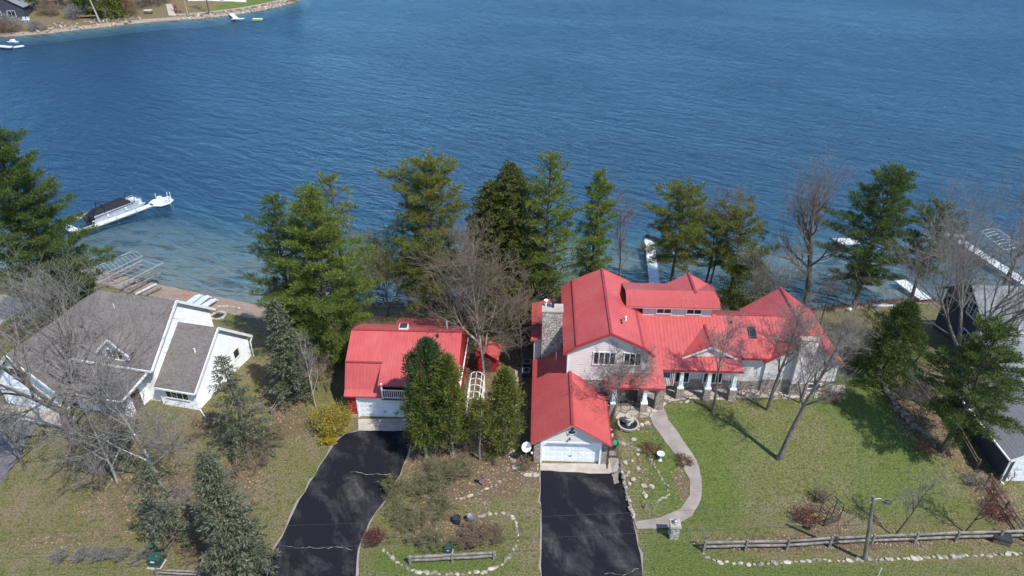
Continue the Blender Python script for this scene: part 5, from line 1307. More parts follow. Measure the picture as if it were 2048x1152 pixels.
def rail_fence(name, posts, label, mat='old_wood', hgt=1.0, rails=2, pw=.16, rw=.11, single=False):
    W = [gp(*p) for p in posts]; b = W[0]
    root = empty(name, b, 0, label, 'fence')
    rd = random.Random(len(posts) * 7 + int(b.x))
    for p in W:
        q = p - b
        part(root, 'post', mat, lambda m: m.taper(q.x, q.y, q.z - .2, q.z + hgt + .1, pw / 2, pw / 2, pw / 2 * .9, pw / 2 * .9))
    for a, c in zip(W[:-1], W[1:]):
        for k in range(rails):
            z = hgt * (.92 - k * (.45 if rails == 2 else .3))
            d = (c - a).normalized()
            part(root, 'rail', mat, lambda m: m.tube([a - b - d * .15 + Vector((0, .05, z + rd.uniform(-.04, .04))), (a + c) / 2 - b + Vector((0, .05, z - .02)), c - b + d * .15 + Vector((0, .05, z + rd.uniform(-.04, .04)))], [rw * .5, rw * .62, rw * .5], 6))
    return root
rail_fence('rail_fence', [(1407, 1103), (1490, 1101), (1573, 1100), (1658, 1094), (1742, 1090), (1828, 1087), (1910, 1083), (1996, 1081), (2085, 1078)], 'long weathered split-rail fence along the front of the right lawn', hgt=1.05, rw=.17)
rail_fence('rail_fence', [(821, 1128), (905, 1124), (988, 1119)], 'short two-log rail with three posts inside the round stone bed', hgt=.8, rw=.2, mat='old_wood')
rail_fence('rail_fence', [(320, 1130), (352, 1085), (385, 1040), (412, 1000)], 'dark diagonal rail fence left of the large grey-green spruce', mat='brown_wood', hgt=.9)
rail_fence('rail_fence', [(316, 1152), (400, 1156)], 'single weathered rail at the lower left corner by the spruce', hgt=.7)
rail_fence('rail_fence', [(1975, 965), (2010, 1020), (2050, 1082)], 'dark diagonal rail fence at the lower right corner', mat='brown_wood', hgt=.9)
rail_fence('rail_fence', [(1826, 752), (1868, 808), (1908, 860), (1952, 938)], 'dark diagonal rail fence under the leaning hemlock', mat='brown_wood', hgt=1.0, rails=3)
rail_fence('rail_fence', [(1736, 622), (1766, 650)], 'short dark rail section on the right shore lawn', mat='brown_wood', hgt=.9)
rail_fence('rail_fence', [(545, 830), (566, 800), (580, 776)], 'short grey rail left of the forsythia', hgt=.8)

# utility pole with lamp, cables
pb = gp(1730, 1120)
up = empty('utility_pole', pb, 0, 'weathered wooden utility pole with a street lamp in front of the rail fence', 'utility pole')
ptop = atY(1747, 992, pb.y) - pb
part(up, 'pole', 'pole_wood', lambda m: m.tube([(0, 0, -.3), ptop * .5, ptop], [.15, .13, .105], 10))
arm_z = ptop.z * .93
la = atY(1775, 1004, pb.y) - pb
part(up, 'lamp_arm', 'grey_metal', lambda m: m.tube([ptop * .95, ptop * .95 + Vector((.5, 0, .1)), la + Vector((-.2, 0, .05))], .025, 6))
lm = part(up, 'lamp_head', 'dark_metal', lambda m: m.lathe([(.05, .12), (.2, .08), (.3, -.02), (.28, -.06)], 0, 0, 12)); lm.scale = (1.15, .6, 1.0); lm.location = la
part(up, 'insulator', 'grey_metal', lambda m: m.box(ptop.x - .18, ptop.x + .18, ptop.y - .06, ptop.y + .06, ptop.z * .905, ptop.z * .93))
part(up, 'conduit', 'grey_metal', lambda m: m.tube([(.16, -.05, 0), ptop * .6 + Vector((.16, -.05, 0))], .025, 5))
def cable(p, q, sag, label, r=.011):
    m = MB(); p, q = Vector(p), Vector(q)
    m.tube([p.lerp(q, i / 24) - Vector((0, 0, sag * 4 * (i / 24) * (1 - i / 24))) for i in range(25)], r, 4)
    o = m.build('overhead_cable', 'dark_metal'); tag(o, label, 'cable', 'overhead cables'); return o
pt = pb + ptop * .92
cable(pt, at(-160, 1070, 5.6), .35, 'upper overhead cable running left from the utility pole')
cable(pb + ptop * .62, at(-160, 1122, 3.6), .3, 'lower overhead cable running left from the utility pole')
cable(pt, atY(2300, 995, pb.y + 3), .3, 'overhead cable running right from the utility pole')
tag(part(None, 'marker_post', 'white_paint', lambda m: m.tube([tuple(gp(1753, 1160)), tuple(gp(1753, 1160) + Vector((0, 0, 1.3)))], .03, 6)), 'thin white marker post at the bottom edge near the utility pole', 'post')

# stone mailbox pillar
p = gp(1346, 1072)
mp = empty('stone_pillar', p, YAW, 'square stone pillar with pale cap and grey lantern beside the curved path', 'pillar')
part(mp, 'shaft', 'river_stone', lambda m: m.taper(0, 0, -.2, 1.32, .33, .33, .31, .31))
part(mp, 'cap', 'concrete', lambda m: m.taper(0, 0, 1.32, 1.44, .42, .42, .40, .40))
part(mp, 'lantern', 'grey_metal', lambda m: m.lathe([(.2, 1.44), (.22, 1.5), (.14, 1.6), (.16, 1.72), (.03, 1.78)], 0, 0, 10))

# fountain
p = gp(1256, 852)
ft = empty('fountain', p, 0, 'round tan stone fountain with urn in the garden right of the garage', 'fountain')
part(ft, 'basin', 'concrete', lambda m: m.lathe([(.80, 0), (.92, .30), (.95, .36), (.80, .36), (.72, .16), (.0, .14)], 0, 0, 28), smooth=False)
part(ft, 'water', 'window_glass', lambda m: m.lathe([(.76, .20), (.755, .215)], 0, 0, 24))
part(ft, 'urn', 'concrete', lambda m: m.lathe([(.22, .14), (.16, .5), (.34, .8), (.40, 1.0), (.30, 1.12), (.36, 1.22), (.28, 1.22), (.2, 1.1), (0, 1.08)], 0, 0, 20))
part(ft, 'backdrop', 'concrete', lambda m: m.lathe([(.55, .36), (.58, .40), (.5, .40)], 0, .42, 20))
# birdbath, small statuary
p = gp(1320, 920)
bb = empty('birdbath', p, 0, 'pale green birdbath in the rock garden', 'birdbath')
part(bb, 'pedestal', 'dock_white', lambda m: m.lathe([(.18, 0), (.08, .1), (.07, .55), (.14, .62)], 0, 0, 12))
part(bb, 'bowl', 'dock_white', lambda m: m.lathe([(.12, .60), (.32, .70), (.34, .74), (.28, .72), (.05, .66)], 0, 0, 18))
p = gp(1290, 1017); sb = empty('garden_statue', p, 0, 'small grey ornament at the lower end of the rock garden', 'ornament')
part(sb, 'base', 'grey_rock', lambda m: m.box(-.12, .12, -.12, .12, -.05, .12)); part(sb, 'figure', 'grey_rock', lambda m: m.lathe([(.09, .12), (.11, .25), (.05, .36), (.08, .45), (.02, .54)], 0, 0, 8))
# bench/planter, green bin by the garage
p = gp(1222, 870); bn = empty('stone_planter', p, .3, 'pale stone planter box beside the garage wall', 'planter')
part(bn, 'box', 'concrete', lambda m: (m.box(-.25, .25, -.5, .5, 0, .3),)); part(bn, 'bowl', 'dark_metal', lambda m: m.lathe([(.16, .30), (.2, .4), (.12, .34)], 0, 0, 12))
p = gp(1229, 893); gb = empty('hose_reel', p, .2, 'bright green hose reel at the garage corner', 'hose reel')
part(gb, 'drum', 'green_plastic', lambda m: m.tube([(-.18, 0, .42), (.18, 0, .42)], .26, 14)); part(gb, 'stand', 'dark_metal', lambda m: (m.box(-.3, .3, -.25, .25, 0, .12), m.box(-.26, -.2, -.1, .1, .12, .5), m.box(.2, .26, -.1, .1, .12, .5)))
p = gp(1226, 912); dk = empty('wooden_step', p, YAW, 'dark wooden step box at the right garage corner', 'step'); part(dk, 'plank', 'old_wood', lambda m: m.box(-.4, .45, -.2, .05, .22, .28)); part(dk, 'plank', 'old_wood', lambda m: m.box(-.4, .45, .08, .33, .22, .28)); part(dk, 'frame', 'brown_wood', lambda m: m.box(-.36, .4, -.16, .3, -.1, .22))
# satellite dish
p = gp(1052, 925); sd = empty('satellite_dish', p, 0, 'white satellite dish on a thin post left of the garage', 'satellite dish')
part(sd, 'post', 'grey_metal', lambda m: m.tube([(0, 0, 0), (0, 0, 1.65)], .03, 8))
dsh = part(sd, 'dish', 'white_paint', lambda m: m.lathe([(0.02, -.10), (.2, -.07), (.36, -.01), (.44, .06), (.36, .0), (.2, -.05), (.02, -.08)], 0, 0, 20)); dsh.location = (0, -.05, 1.85); dsh.rotation_euler = (R(58), 0, R(25))
part(sd, 'arm', 'grey_metal', lambda m: m.tube([(0, 0, 1.6), (.45, -.55, 1.65)], .02, 5)); part(sd, 'receiver', 'white_paint', lambda m: m.box(.40, .54, -.64, -.5, 1.6, 1.74))
# utility boxes
def ubox(px, py, label, s=1.0):
    p = gp(px, py); r = empty('utility_box', p, .1, label, 'utility box')
    part(r, 'cabinet', 'green_box', lambda m: m.taper(0, 0, 0, .75 * s, .36 * s, .3 * s, .34 * s, .24 * s)); part(r, 'lid', 'green_box', lambda m: m.taper(0, 0, .75 * s, .83 * s, .37 * s, .28 * s, .3 * s, .22 * s))
    part(r, 'label_plate', 'white_paint', lambda m: m.box(-.12 * s, .12 * s, -.30 * s, -.275 * s, .5 * s, .58 * s)); part(r, 'pad', 'concrete', lambda m: m.box(-.45 * s, .45 * s, -.42 * s, .36 * s, -.05, .04))
    return r
ubox(314, 1128, 'green metal utility box beside the dark diagonal fence at lower left', 1.15); ubox(897, 1104, 'small dark green utility box behind the short log rail', .75)
p = gp(306, 1102); o = empty('utility_pedestal', p, 0, 'green dome-topped utility pedestal behind the green utility box', 'utility box'); part(o, 'barrel', 'green_box', lambda m: m.lathe([(.26, 0), (.26, .6), (.2, .75), (.06, .82)], 0, 0, 12)); part(o, 'band', 'grey_metal', lambda m: m.lathe([(.27, .3), (.27, .36)], 0, 0, 12))
# two barrels in the island bed
for x, y, mt, lb in ((914, 1045, 'dark_metal', 'dark barrel planter, left of two in the round bed'), (942, 1042, 'grey_metal', 'grey barrel planter, right of two in the round bed')):
    p = gp(x, y); o = empty('barrel', p, 0, lb, 'barrel', 'barrels in the round bed'); part(o, 'tub', mt, lambda m: m.lathe([(.26, 0), (.31, .35), (.30, .62), (.26, .62), (.24, .5), (0, .48)], 0, 0, 16)); part(o, 'hoop', 'dark_metal', lambda m: m.lathe([(.315, .28), (.32, .33), (.315, .38)], 0, 0, 16))
# mailbox on the log rail island (post lamp), bird feeder
p = gp(966, 972); o = empty('bird_feeder', p, 0, 'small wooden bird feeder on a post at the stone-edged leaf bed', 'bird feeder'); part(o, 'post', 'old_wood', lambda m: m.box(-.04, .04, -.04, .04, -.1, .9)); part(o, 'house', 'brown_wood', lambda m: m.box(-.14, .14, -.1, .1, .9, 1.1)); part(o, 'roof', 'brown_wood', lambda m: m.prism([(-.2, 1.1), (.2, 1.1), (0, 1.24)], 'd', -.15, .15))
p = gp(1407, 1098); o = empty('sign_board', p, 0, 'small tan board on top of the left end fence post', 'sign'); part(o, 'board', 'brown_wood', lambda m: m.box(-.22, .22, -.04, .02, 1.2, 1.36)); part(o, 'stake', 'old_wood', lambda m: m.box(-.03, .03, .022, .07, 0, 1.3))
# kettle grill in the recess
p = gp(1499, 775); o = empty('fire_kettle', p, 0, 'black kettle on the stone terrace beside the porch', 'kettle'); part(o, 'bowl', 'dark_metal', lambda m: m.lathe([(.12, .12), (.3, .25), (.36, .5), (.33, .52), (.1, .3)], 0, 0, 16)); part(o, 'ring', 'dark_metal', lambda m: m.lathe([(.36, .5), (.4, .54), (.36, .58)], 0, 0, 16))
for k in range(3): part(o, 'leg', 'dark_metal', lambda m: m.beam((.22 * math.cos(k * 2.1), .22 * math.sin(k * 2.1), 0), (.18 * math.cos(k * 2.1), .18 * math.sin(k * 2.1), .25), .04))
# air conditioner left of the main house
for x, y, lb in ((1052, 752, 'dark air conditioner unit, front one in the gap left of the main house'), (1054, 735, 'dark air conditioner unit, rear one in the gap left of the main house')):
    p = gp(x, y); o = empty('air_conditioner', p, YAW, lb, 'air conditioner', 'air conditioners beside the main house')
    part(o, 'cabinet', 'grey_metal', lambda m: m.box(-.42, .42, -.42, .42, 0, .8)); part(o, 'fan_guard', 'dark_metal', lambda m: m.lathe([(.32, .80), (.30, .83), (.05, .84)], 0, 0, 16)); part(o, 'grille', 'dark_metal', lambda m: m.box(-.38, .38, -.435, -.421, .08, .7))
# garden arch with gate
p = gp(1656, 1040)
ar = empty('garden_arch', p, -.35, 'dark metal garden arch with slatted side in the leaf bed', 'garden arch')
for dy in (-.35, .35):
    part(ar, 'hoop', 'dark_metal', lambda m: m.tube([(-.75, dy, 0), (-.75, dy, 1.5)] + [(-.75 * math.cos(a), dy, 1.5 + .65 * math.sin(a)) for a in [i * math.pi / 10 for i in range(11)]] + [(.75, dy, 1.5), (.75, dy, 0)], .03, 5))
for s in (-.75, .75):
    for i in range(5): part(ar, 'slat', 'dark_metal', lambda m: m.beam((s, -.35, .25 + .28 * i), (s, .35, .25 + .28 * i), .03))
for i in range(1, 6):
    a = i * math.pi / 6; part(ar, 'slat', 'dark_metal', lambda m: m.beam((-.75 * math.cos(a), -.35, 1.5 + .65 * math.sin(a)), (-.75 * math.cos(a), .35, 1.5 + .65 * math.sin(a)), .03))
gt = part(ar, 'gate', 'brown_wood', lambda m: (m.box(-.7, .7, -.42, -.37, .2, .27), m.box(-.7, .7, -.42, -.37, .75, .82)))
for i in range(9): part(gt, 'picket', 'brown_wood', lambda m: m.box(-.66 + i * .155, -.60 + i * .155, -.45, -.421, .1, .95))
p = gp(2000, 1082); o = empty('compost_bin', p, .4, 'dark wooden compost box near the lower right fence', 'compost bin'); part(o, 'box', 'brown_wood', lambda m: m.box(-.55, .55, -.4, .4, 0, .55)); part(o, 'lid', 'dark_metal', lambda m: m.box(-.6, .6, -.45, .45, .55, .62))
# white arbour tunnel
p = gp(948, 838); wa = empty('garden_arbour', p, YAW, 'white metal arbour tunnel between the arborvitae', 'arbour')
for k in range(5):
    y = k * .95
    part(wa, 'hoop', 'white_paint', lambda m: m.tube([(-.7, y, 0), (-.7, y, 1.9)] + [(-.7 * math.cos(a), y, 1.9 + .6 * math.sin(a)) for a in [i * math.pi / 8 for i in range(9)]] + [(.7, y, 1.9), (.7, y, 0)], .04, 5))
for x, z in ((-.7, .6), (-.7, 1.3), (-.7, 1.9), (.7, .6), (.7, 1.3), (.7, 1.9), (-.5, 2.33), (.5, 2.33), (0, 2.5)):
    part(wa, 'rail', 'white_paint', lambda m: m.beam((x, 0, z), (x, 3.8, z), .045))
# small red shed
p = gp(975, 744); sh = empty('shed', p, R(8), 'small red shed with striped metal roof between the two red-roofed buildings', 'shed')
part(sh, 'wall', 'red_siding', lambda m: m.prism([(-1.0, -.2), (.9, -.2), (.9, 1.9), (-.05, 2.5), (-1.0, 1.9)], 'd', 0, 2.0))
part(sh, 'door', 'brown_wood', lambda m: m.box(-.45, .35, -.05, -.002, 0, 1.75))
metal_roof(sh, [([(-1.25, -.25, 1.8), (-.05, -.25, 2.55), (-.05, 2.2, 2.55), (-1.25, 2.2, 1.8)], (0, 1, 0)), ([(-.05, -.25, 2.55), (1.15, -.25, 1.8), (1.15, 2.2, 1.8), (-.05, 2.2, 2.55)], (0, 1, 0))], th=.07, sp=.22)
# stone fire ring behind the white house
p = gp(437, 634); o = empty('fire_pit', p, 0, 'round stone fire pit on the grass behind the white house', 'fire pit')
for i in range(12):
    a = i * math.pi / 6; s = link(bpy.data.objects.new('stone', ROCKS[i % 6]), o); s.location = (.8 * math.cos(a), .8 * math.sin(a), .2); s.scale = (.5, .45, .6); s.rotation_euler.z = a + 1.57
part(o, 'ash_bed', 'dark_metal', lambda m: m.lathe([(.62, .02), (.6, .08), (.1, .1)], 0, 0, 14))

# ================================================================== DOCKS, BOAT, LIFTS
DZ = -2.95
def dock(name, runs, label, width=1.25, sec=3.0, group='white docks', posts=True):
    # runs: list of (start, end) world points; built as deck sections with legs
    b = Vector((runs[0][0][0], runs[0][0][1], DZ)); root = empty(name, b, 0, label, 'dock', group)
    for a, c in runs:
        a = Vector((a[0], a[1], DZ)); c = Vector((c[0], c[1], DZ)); L = (c - a).length; n = max(1, int(round(L / sec))); d = (c - a) / n; u = d.normalized(); sd = Vector((-u.y, u.x, 0)) * width / 2
        for i in range(n):
            p, q = a + d * i + u * .02 - b, a + d * (i + 1) - u * .02 - b
            s = part(root, 'deck_section', 'dock_white', lambda m: m.hexa([p - sd - Vector((0, 0, .09)), q - sd - Vector((0, 0, .09)), q + sd - Vector((0, 0, .09)), p + sd - Vector((0, 0, .09)), p - sd, q - sd, q + sd, p + sd]))
            part(s, 'side_frame', 'grey_metal', lambda m: (m.beam(p - sd * 1.02 - Vector((0, 0, .16)), q - sd * 1.02 - Vector((0, 0, .16)), .05, .14), m.beam(p + sd * 1.02 - Vector((0, 0, .16)), q + sd * 1.02 - Vector((0, 0, .16)), .05, .14)))
            if posts:
                for e in (-1, 1): part(root, 'leg', 'grey_metal', lambda m: m.tube([p + sd * e * 1.05 - Vector((0, 0, 2.2)), p + sd * e * 1.05 + Vector((0, 0, .45))], .035, 6))
    return root
def A(px, py): return at(px, py, DZ)
# left dock, U-shaped, with platform
c1, c2 = A(148, 466), A(305, 408)
u = (c2 - c1).normalized(); nrm = Vector((-u.y, u.x, 0))
dkL = dock('dock', [(c1, c2), (c1 + nrm * .6 + u * .6, c1 + nrm * 5.4 + u * .6), (c1 + nrm * 5.0 + u * 1.3, c1 + nrm * 5.0 + u * 11)], 'white U-shaped dock holding the pontoon boat at left', 1.1)
pc = A(322, 403)
pf = part(dkL, 'platform', 'dock_white', lambda m: m.prism([(0, 0)] * 0 or [(math.cos(i * math.pi / 4 + .39) * 1.9, math.sin(i * math.pi / 4 + .39) * 1.9) for i in range(8)], 'd', -.1, 0))
pf.rotation_euler = (R(90), 0, 0); pf.location = Vector((pc.x, pc.y, DZ)) - dkL.location + Vector((0, 0, .0))
for dx, dy in ((.9, .7), (1.2, -.3), (-.6, .9)): part(dkL, 'platform_seat', 'dock_white', lambda m: m.box(pc.x - c1.x + dx - .3, pc.x - c1.x + dx + .3, pc.y - c1.y + dy - .25, pc.y - c1.y + dy + .25, .02, .5))
for dx, dy, hh in ((1.3, .9, 1.3), (.6, 1.3, 1.1), (-1.2, 1.0, 1.0), (1.6, -.2, .9)): part(dkL, 'leg', 'dock_white', lambda m: m.tube([(pc.x - c1.x + dx, pc.y - c1.y + dy, -2), (pc.x - c1.x + dx, pc.y - c1.y + dy, hh)], .06, 6))
# pontoon boat
ba, bc = c1 + u * 3.8 + nrm * 2.55, c1 + u * 12.5 + nrm * 2.75
yb = math.atan2((bc - ba).y, (bc - ba).x)
bt = empty('pontoon_boat', (ba.x, ba.y, WATER_Z), -yb, 'pontoon boat with black cover moored inside the left dock', 'boat')
BL = (bc - ba).length
for s in (-.95, .95): part(bt, 'pontoon', 'alu', lambda m: m.tube([(.0, s, .25), (BL - 1.4, s, .25), (BL - .4, s, .35), (BL, s, .5)], [.34, .34, .28, .06], 12))
part(bt, 'deck', 'dock_white', lambda m: m.box(-.2, BL - .5, -1.25, 1.25, .58, .68))
for s in (-1.25, 1.21): part(bt, 'side_panel', 'alu', lambda m: m.box(.2, BL - 1.2, s, s + .04, .68, 1.35))
part(bt, 'cover', 'black_cloth', lambda m: (m.hexa([(.0, -1.32, 1.0), (BL - 2.0, -1.32, 1.2), (BL - 2.0, 1.32, 1.2), (.0, 1.32, 1.0), (1.1, -.45, 1.9), (BL - 2.9, -.35, 2.15), (BL - 2.9, .35, 2.15), (1.1, .45, 1.9)]), m.hexa([(-.3, -1.25, .3), (.05, -1.3, .6), (.05, 1.3, .6), (-.3, 1.25, .3), (-.1, -.8, 1.2), (.9, -.6, 1.6), (.9, .6, 1.6), (-.1, .8, 1.2)])))
part(bt, 'bimini_frame', 'black_cloth', lambda m: [m.tube([(x, -1.3, 1.3), (x + .3, -1.2, 2.35), (x + .3, 1.2, 2.35), (x, 1.3, 1.3)], .06, 6) for x in (1.9, BL - 1.9)])
part(bt, 'bow_seat', 'dock_white', lambda m: (m.box(BL - 1.7, BL - .6, .3, 1.1, .68, 1.25), m.box(BL - 1.7, BL - .6, -1.1, -.3, .68, 1.25)))
part(bt, 'bow_rail', 'alu', lambda m: (m.tube([(BL - 1.8, -1.2, 1.45), (BL - .6, -1.15, 1.5), (BL - .45, 0, 1.5), (BL - .6, 1.15, 1.5), (BL - 1.8, 1.2, 1.45)], .035, 6), [m.beam((BL - .6, s, .68), (BL - .6, s, 1.5), .05) for s in (-1.1, 0, 1.1)]))
part(bt, 'outboard_motor', 'dark_metal', lambda m: (m.box(-.75, -.25, -.25, .25, .6, 1.25), m.box(-.6, -.4, -.1, .1, -.4, .6)))
for k in (2.2, 5.2): part(bt, 'fender', 'white_paint', lambda m: m.tube([(k, -1.36, .5), (k, -1.36, 1.0)], .12, 8))
# boat lifts standing on the beach
def lift(cr, z, label, ribs_n, legs=True, dark=False):
    W = [at(x, y, z) for x, y in cr]; b = sum(W, Vector()) / 4; gz = min(ground(b.x, b.y), WATER_Z + .3); root = empty('boat_lift', (b.x, b.y, gz), 0, label, 'boat lift', 'boat lifts')
    L = [w - Vector((b.x, b.y, gz)) for w in W]      # a0, a1 (rail one), c1, c0
    a0, a1, e1, e0 = L
    part(root, 'top_rail', 'alu', lambda m: m.beam(a0, a1, .09)); part(root, 'top_rail', 'alu', lambda m: m.beam(e0, e1, .09))
    for i in range(ribs_n):
        t = i / (ribs_n - 1); p, q = a0.lerp(a1, t), e0.lerp(e1, t); part(root, 'rib', 'alu', lambda m: m.tube([p, p.lerp(q, .5) + Vector((0, 0, .35)), q], .03, 5))
    if legs:
        for t in (.22, .8):
            for s, k in ((a0, a1), (e0, e1)):
                p = s.lerp(k, t); part(root, 'post', 'grey_metal', lambda m: m.beam((p.x, p.y, -.6), p, .1))
            p, q = a0.lerp(a1, t), e0.lerp(e1, t); part(root, 'cross_beam', 'grey_metal', lambda m: m.beam((p.x, p.y, .3), (q.x, q.y, .3), .12))
        for f in (.3, .7):
            p, q = a0.lerp(e0, f), a1.lerp(e1, f); part(root, 'bunk', 'old_wood', lambda m: m.beam((p.x, p.y, .55), (q.x, q.y, .55), .16))
    return root
lift([(185, 536), (262, 503), (285, 512), (201, 552)], -1.4, 'left boat lift frame with many ribs on the beach', 12)
lift([(190, 568), (285, 520), (327, 525), (235, 572)], -1.0, 'right larger boat lift frame on the beach', 9)
lift([(1962, 463), (2008, 500), (2052, 498), (1998, 460)], -1.4, 'white boat lift frame beside the right dock', 8)
def lumber():
    for i, (a, c) in enumerate([((255, 585), (292, 565)), ((272, 588), (312, 568)), ((290, 590), (322, 575)), ((240, 578), (270, 562))]):
        p, q = gp(*a, .25), gp(*c, .25); m = MB(); m.beam((0, 0, 0), q - p, .22, .18)
        o = m.build('lumber_beam', 'old_wood' if i != 1 else 'dock_white'); o.location = p
        tag(o, ['grey beam, leftmost of the lumber', 'white beam amid the lumber', 'grey beam, rightmost of the lumber', 'grey beam nearest the boat lift ribs'][[0, 1, 2, 3][i]] + ' lying on the beach behind the white house', 'beam', 'lumber on the beach')
lumber()
for i, (a, c) in enumerate([((372, 612), (398, 592)), ((388, 614), (414, 594)), ((404, 616), (428, 600))]):
    p, q = gp(*a, .35), gp(*c, .35); d = (q - p); sd = Vector((-d.y, d.x, 0)).normalized() * .45; m = MB()
    m.hexa([-sd, d - sd, d + sd, sd, -sd + Vector((0, 0, .14)), d - sd + Vector((0, 0, .14)), d + sd + Vector((0, 0, .14)), sd + Vector((0, 0, .14))]); m.tube([d - sd, d * 1.12, d + sd], .1, 6)
    o = m.build('paddle_board', 'dock_white'); o.location = p; tag(o, ['left', 'middle', 'right'][i] + ' of three white boards lying behind the white house roof', 'board', 'white boards on the beach')
p = gp(373, 590); m = MB(); m.lathe([(.35, 0), (.5, .15), (.4, .28), (.1, .22)], 0, 0, 14); o = m.build('kayak_bundle', 'orange'); o.location = p; o.scale = (.8, .5, .6); tag(o, 'small orange float lying on the beach', 'float')
# middle dock, right docks
dock('dock', [(A(1311, 580), A(1298, 477))], 'long white dock in the middle running straight out into the lake', 1.35, 3.2)
dock('dock', [(A(2062, 572), A(1912, 476)), (A(1930, 476), A(1888, 466))], 'long white dock at the right running diagonally out into the lake', 1.5, 3.2)
dock('swim_platform', [(A(1670, 482), A(1716, 482))], 'white swim platform left of the big dark pine', 1.9, 3.2)
dock('dock', [(A(1852, 598), A(1800, 560))], 'short white dock behind the bare forked tree', 1.6, 2.5)
p, q = gp(1745, 612, .1), gp(1830, 612, .1); m = MB(); m.beam((0, 0, 0), q - p, .25, .25); o = m.build('shore_log', 'dock_white'); o.location = p; tag(o, 'pale straight seawall beam along the right lawn shore', 'beam')
for x, y, lb in ((1698, 622, 'small white ball-shaped ornament on the right shore lawn'),):
    p = gp(x, y); m = MB(); m.lathe([(.05, 0), (.25, .1), (.28, .3), (.15, .45), (.02, .5)], 0, 0, 12); o = m.build('garden_ball', 'white_paint'); o.location = p; tag(o, lb, 'ornament')

# ================================================================== FAR SHORE
FS = [(-420, 190), (-260, 212), (-172.5, 240.6), (-152, 254), (-134.6, 268.5), (-118, 276), (-106, 287), (-98.5, 300), (-94, 313), (-92.5, 325), (-97, 345), (-112, 372), (-140, 420), (-190, 500)]
def fs_pt(s):
    k = min(int(s), len(FS) - 2); f = s - k
    p0, p1, p2, p3 = (Vector((*FS[max(0, min(len(FS) - 1, i))], 0)) for i in (k - 1, k, k + 1, k + 2))
    return 0.5 * ((2 * p1) + (p2 - p0) * f + (2 * p0 - 5 * p1 + 4 * p2 - p3) * f * f + (3 * p1 - p0 - 3 * p2 + p3) * f ** 3)
INL = Vector((-.62, .78, 0))
def far_z(t): return WATER_Z - .5 + .35 * min(t, 3) + .16 * max(0, min(t - 3, 60)) - .0 
fv, fc = [], []
S = [i * .125 for i in range(int((len(FS) - 1) * 8) + 1)]; T = [-6, -2, 0, .8, 1.6, 3, 5, 8, 12, 18, 26, 36, 50, 80, 200]
for s in S:
    p = fs_pt(min(s, len(FS) - 1.001))
    for t in T:
        q = p + INL * t; z = far_z(t) if t > 0 else WATER_Z - .5 + .25 * t
        fv.append((q.x, q.y, z + .25 * noise.noise((q.x * .2, q.y * .2, 1)) * (t > 1)))
        g = .1; l = .55; sd_ = 1.0 if t < 4 else 0.15
        if q.x > -118 and t > 7: g, l, sd_ = 1.0, 0.0, 0.0
        fc.append((g, l, sd_, 1))
nT = len(T); ff = [(i * nT + j, (i + 1) * nT + j, (i + 1) * nT + j + 1, i * nT + j + 1) for i in range(len(S) - 1) for j in range(nT - 1)]
fme = np_mesh('far_bank', fv, ff, 'earth', True); ca = fme.color_attributes.new('zone', 'FLOAT_COLOR', 'POINT'); ca.data.foreach_set('color', np.array(fc, np.float32).ravel())
tag(link(bpy.data.objects.new('far_bank', fme)), kind='structure')
def fz(px, py):
    z = WATER_Z + .5
    for _ in range(20):
        p = at(px, py, z)
        # inland distance by nearest shoreline sample along INL
        best = 1e9; tt = 0
        for s in S[::2]:
            q = fs_pt(min(s, len(FS) - 1.001)); w = p - q; t = w.x * INL.x + w.y * INL.y; e = abs(w.x * INL.y - w.y * INL.x)
            if e < best: best = e; tt = t
        z = .6 * z + .4 * (far_z(tt) if tt > 0 else WATER_Z)
    return at(px, py, z)
def rocks_far():
    rd = random.Random(4); V = []
    root = empty('rock_revetment', fz(480, 32), 0, 'pale rock revetment below the bright green far lawn', 'rock bank')
    for i in range(150):
        s = rd.uniform(4.6, 8.2); t = rd.uniform(1.0, 5.5); q = fs_pt(s) + INL * t
        o = link(bpy.data.objects.new('rock', (ROCKS + GROCKS)[i % 11]), root); k = rd.uniform(.8, 1.8); o.scale = (k, k, k); o.rotation_euler = (rd.random(), rd.random(), rd.random() * 6); o.location = Vector((q.x, q.y, far_z(t) + .1)) - root.location
    root = empty('rock_revetment', fz(120, 60), 0, 'tan broken rock along the far left bank', 'rock bank')
    for i in range(150):
        s = rd.uniform(1.6, 3.9); t = rd.uniform(.3, 9) ** 1.0; q = fs_pt(s) + INL * t
        o = link(bpy.data.objects.new('rock', (ROCKS + GROCKS)[i % 11]), root); k = rd.uniform(.4, 1.5); o.scale = (k, k, k * .7); o.rotation_euler = (rd.random(), rd.random(), rd.random() * 6); o.location = Vector((q.x, q.y, far_z(t) + .1)) - root.location
rocks_far()
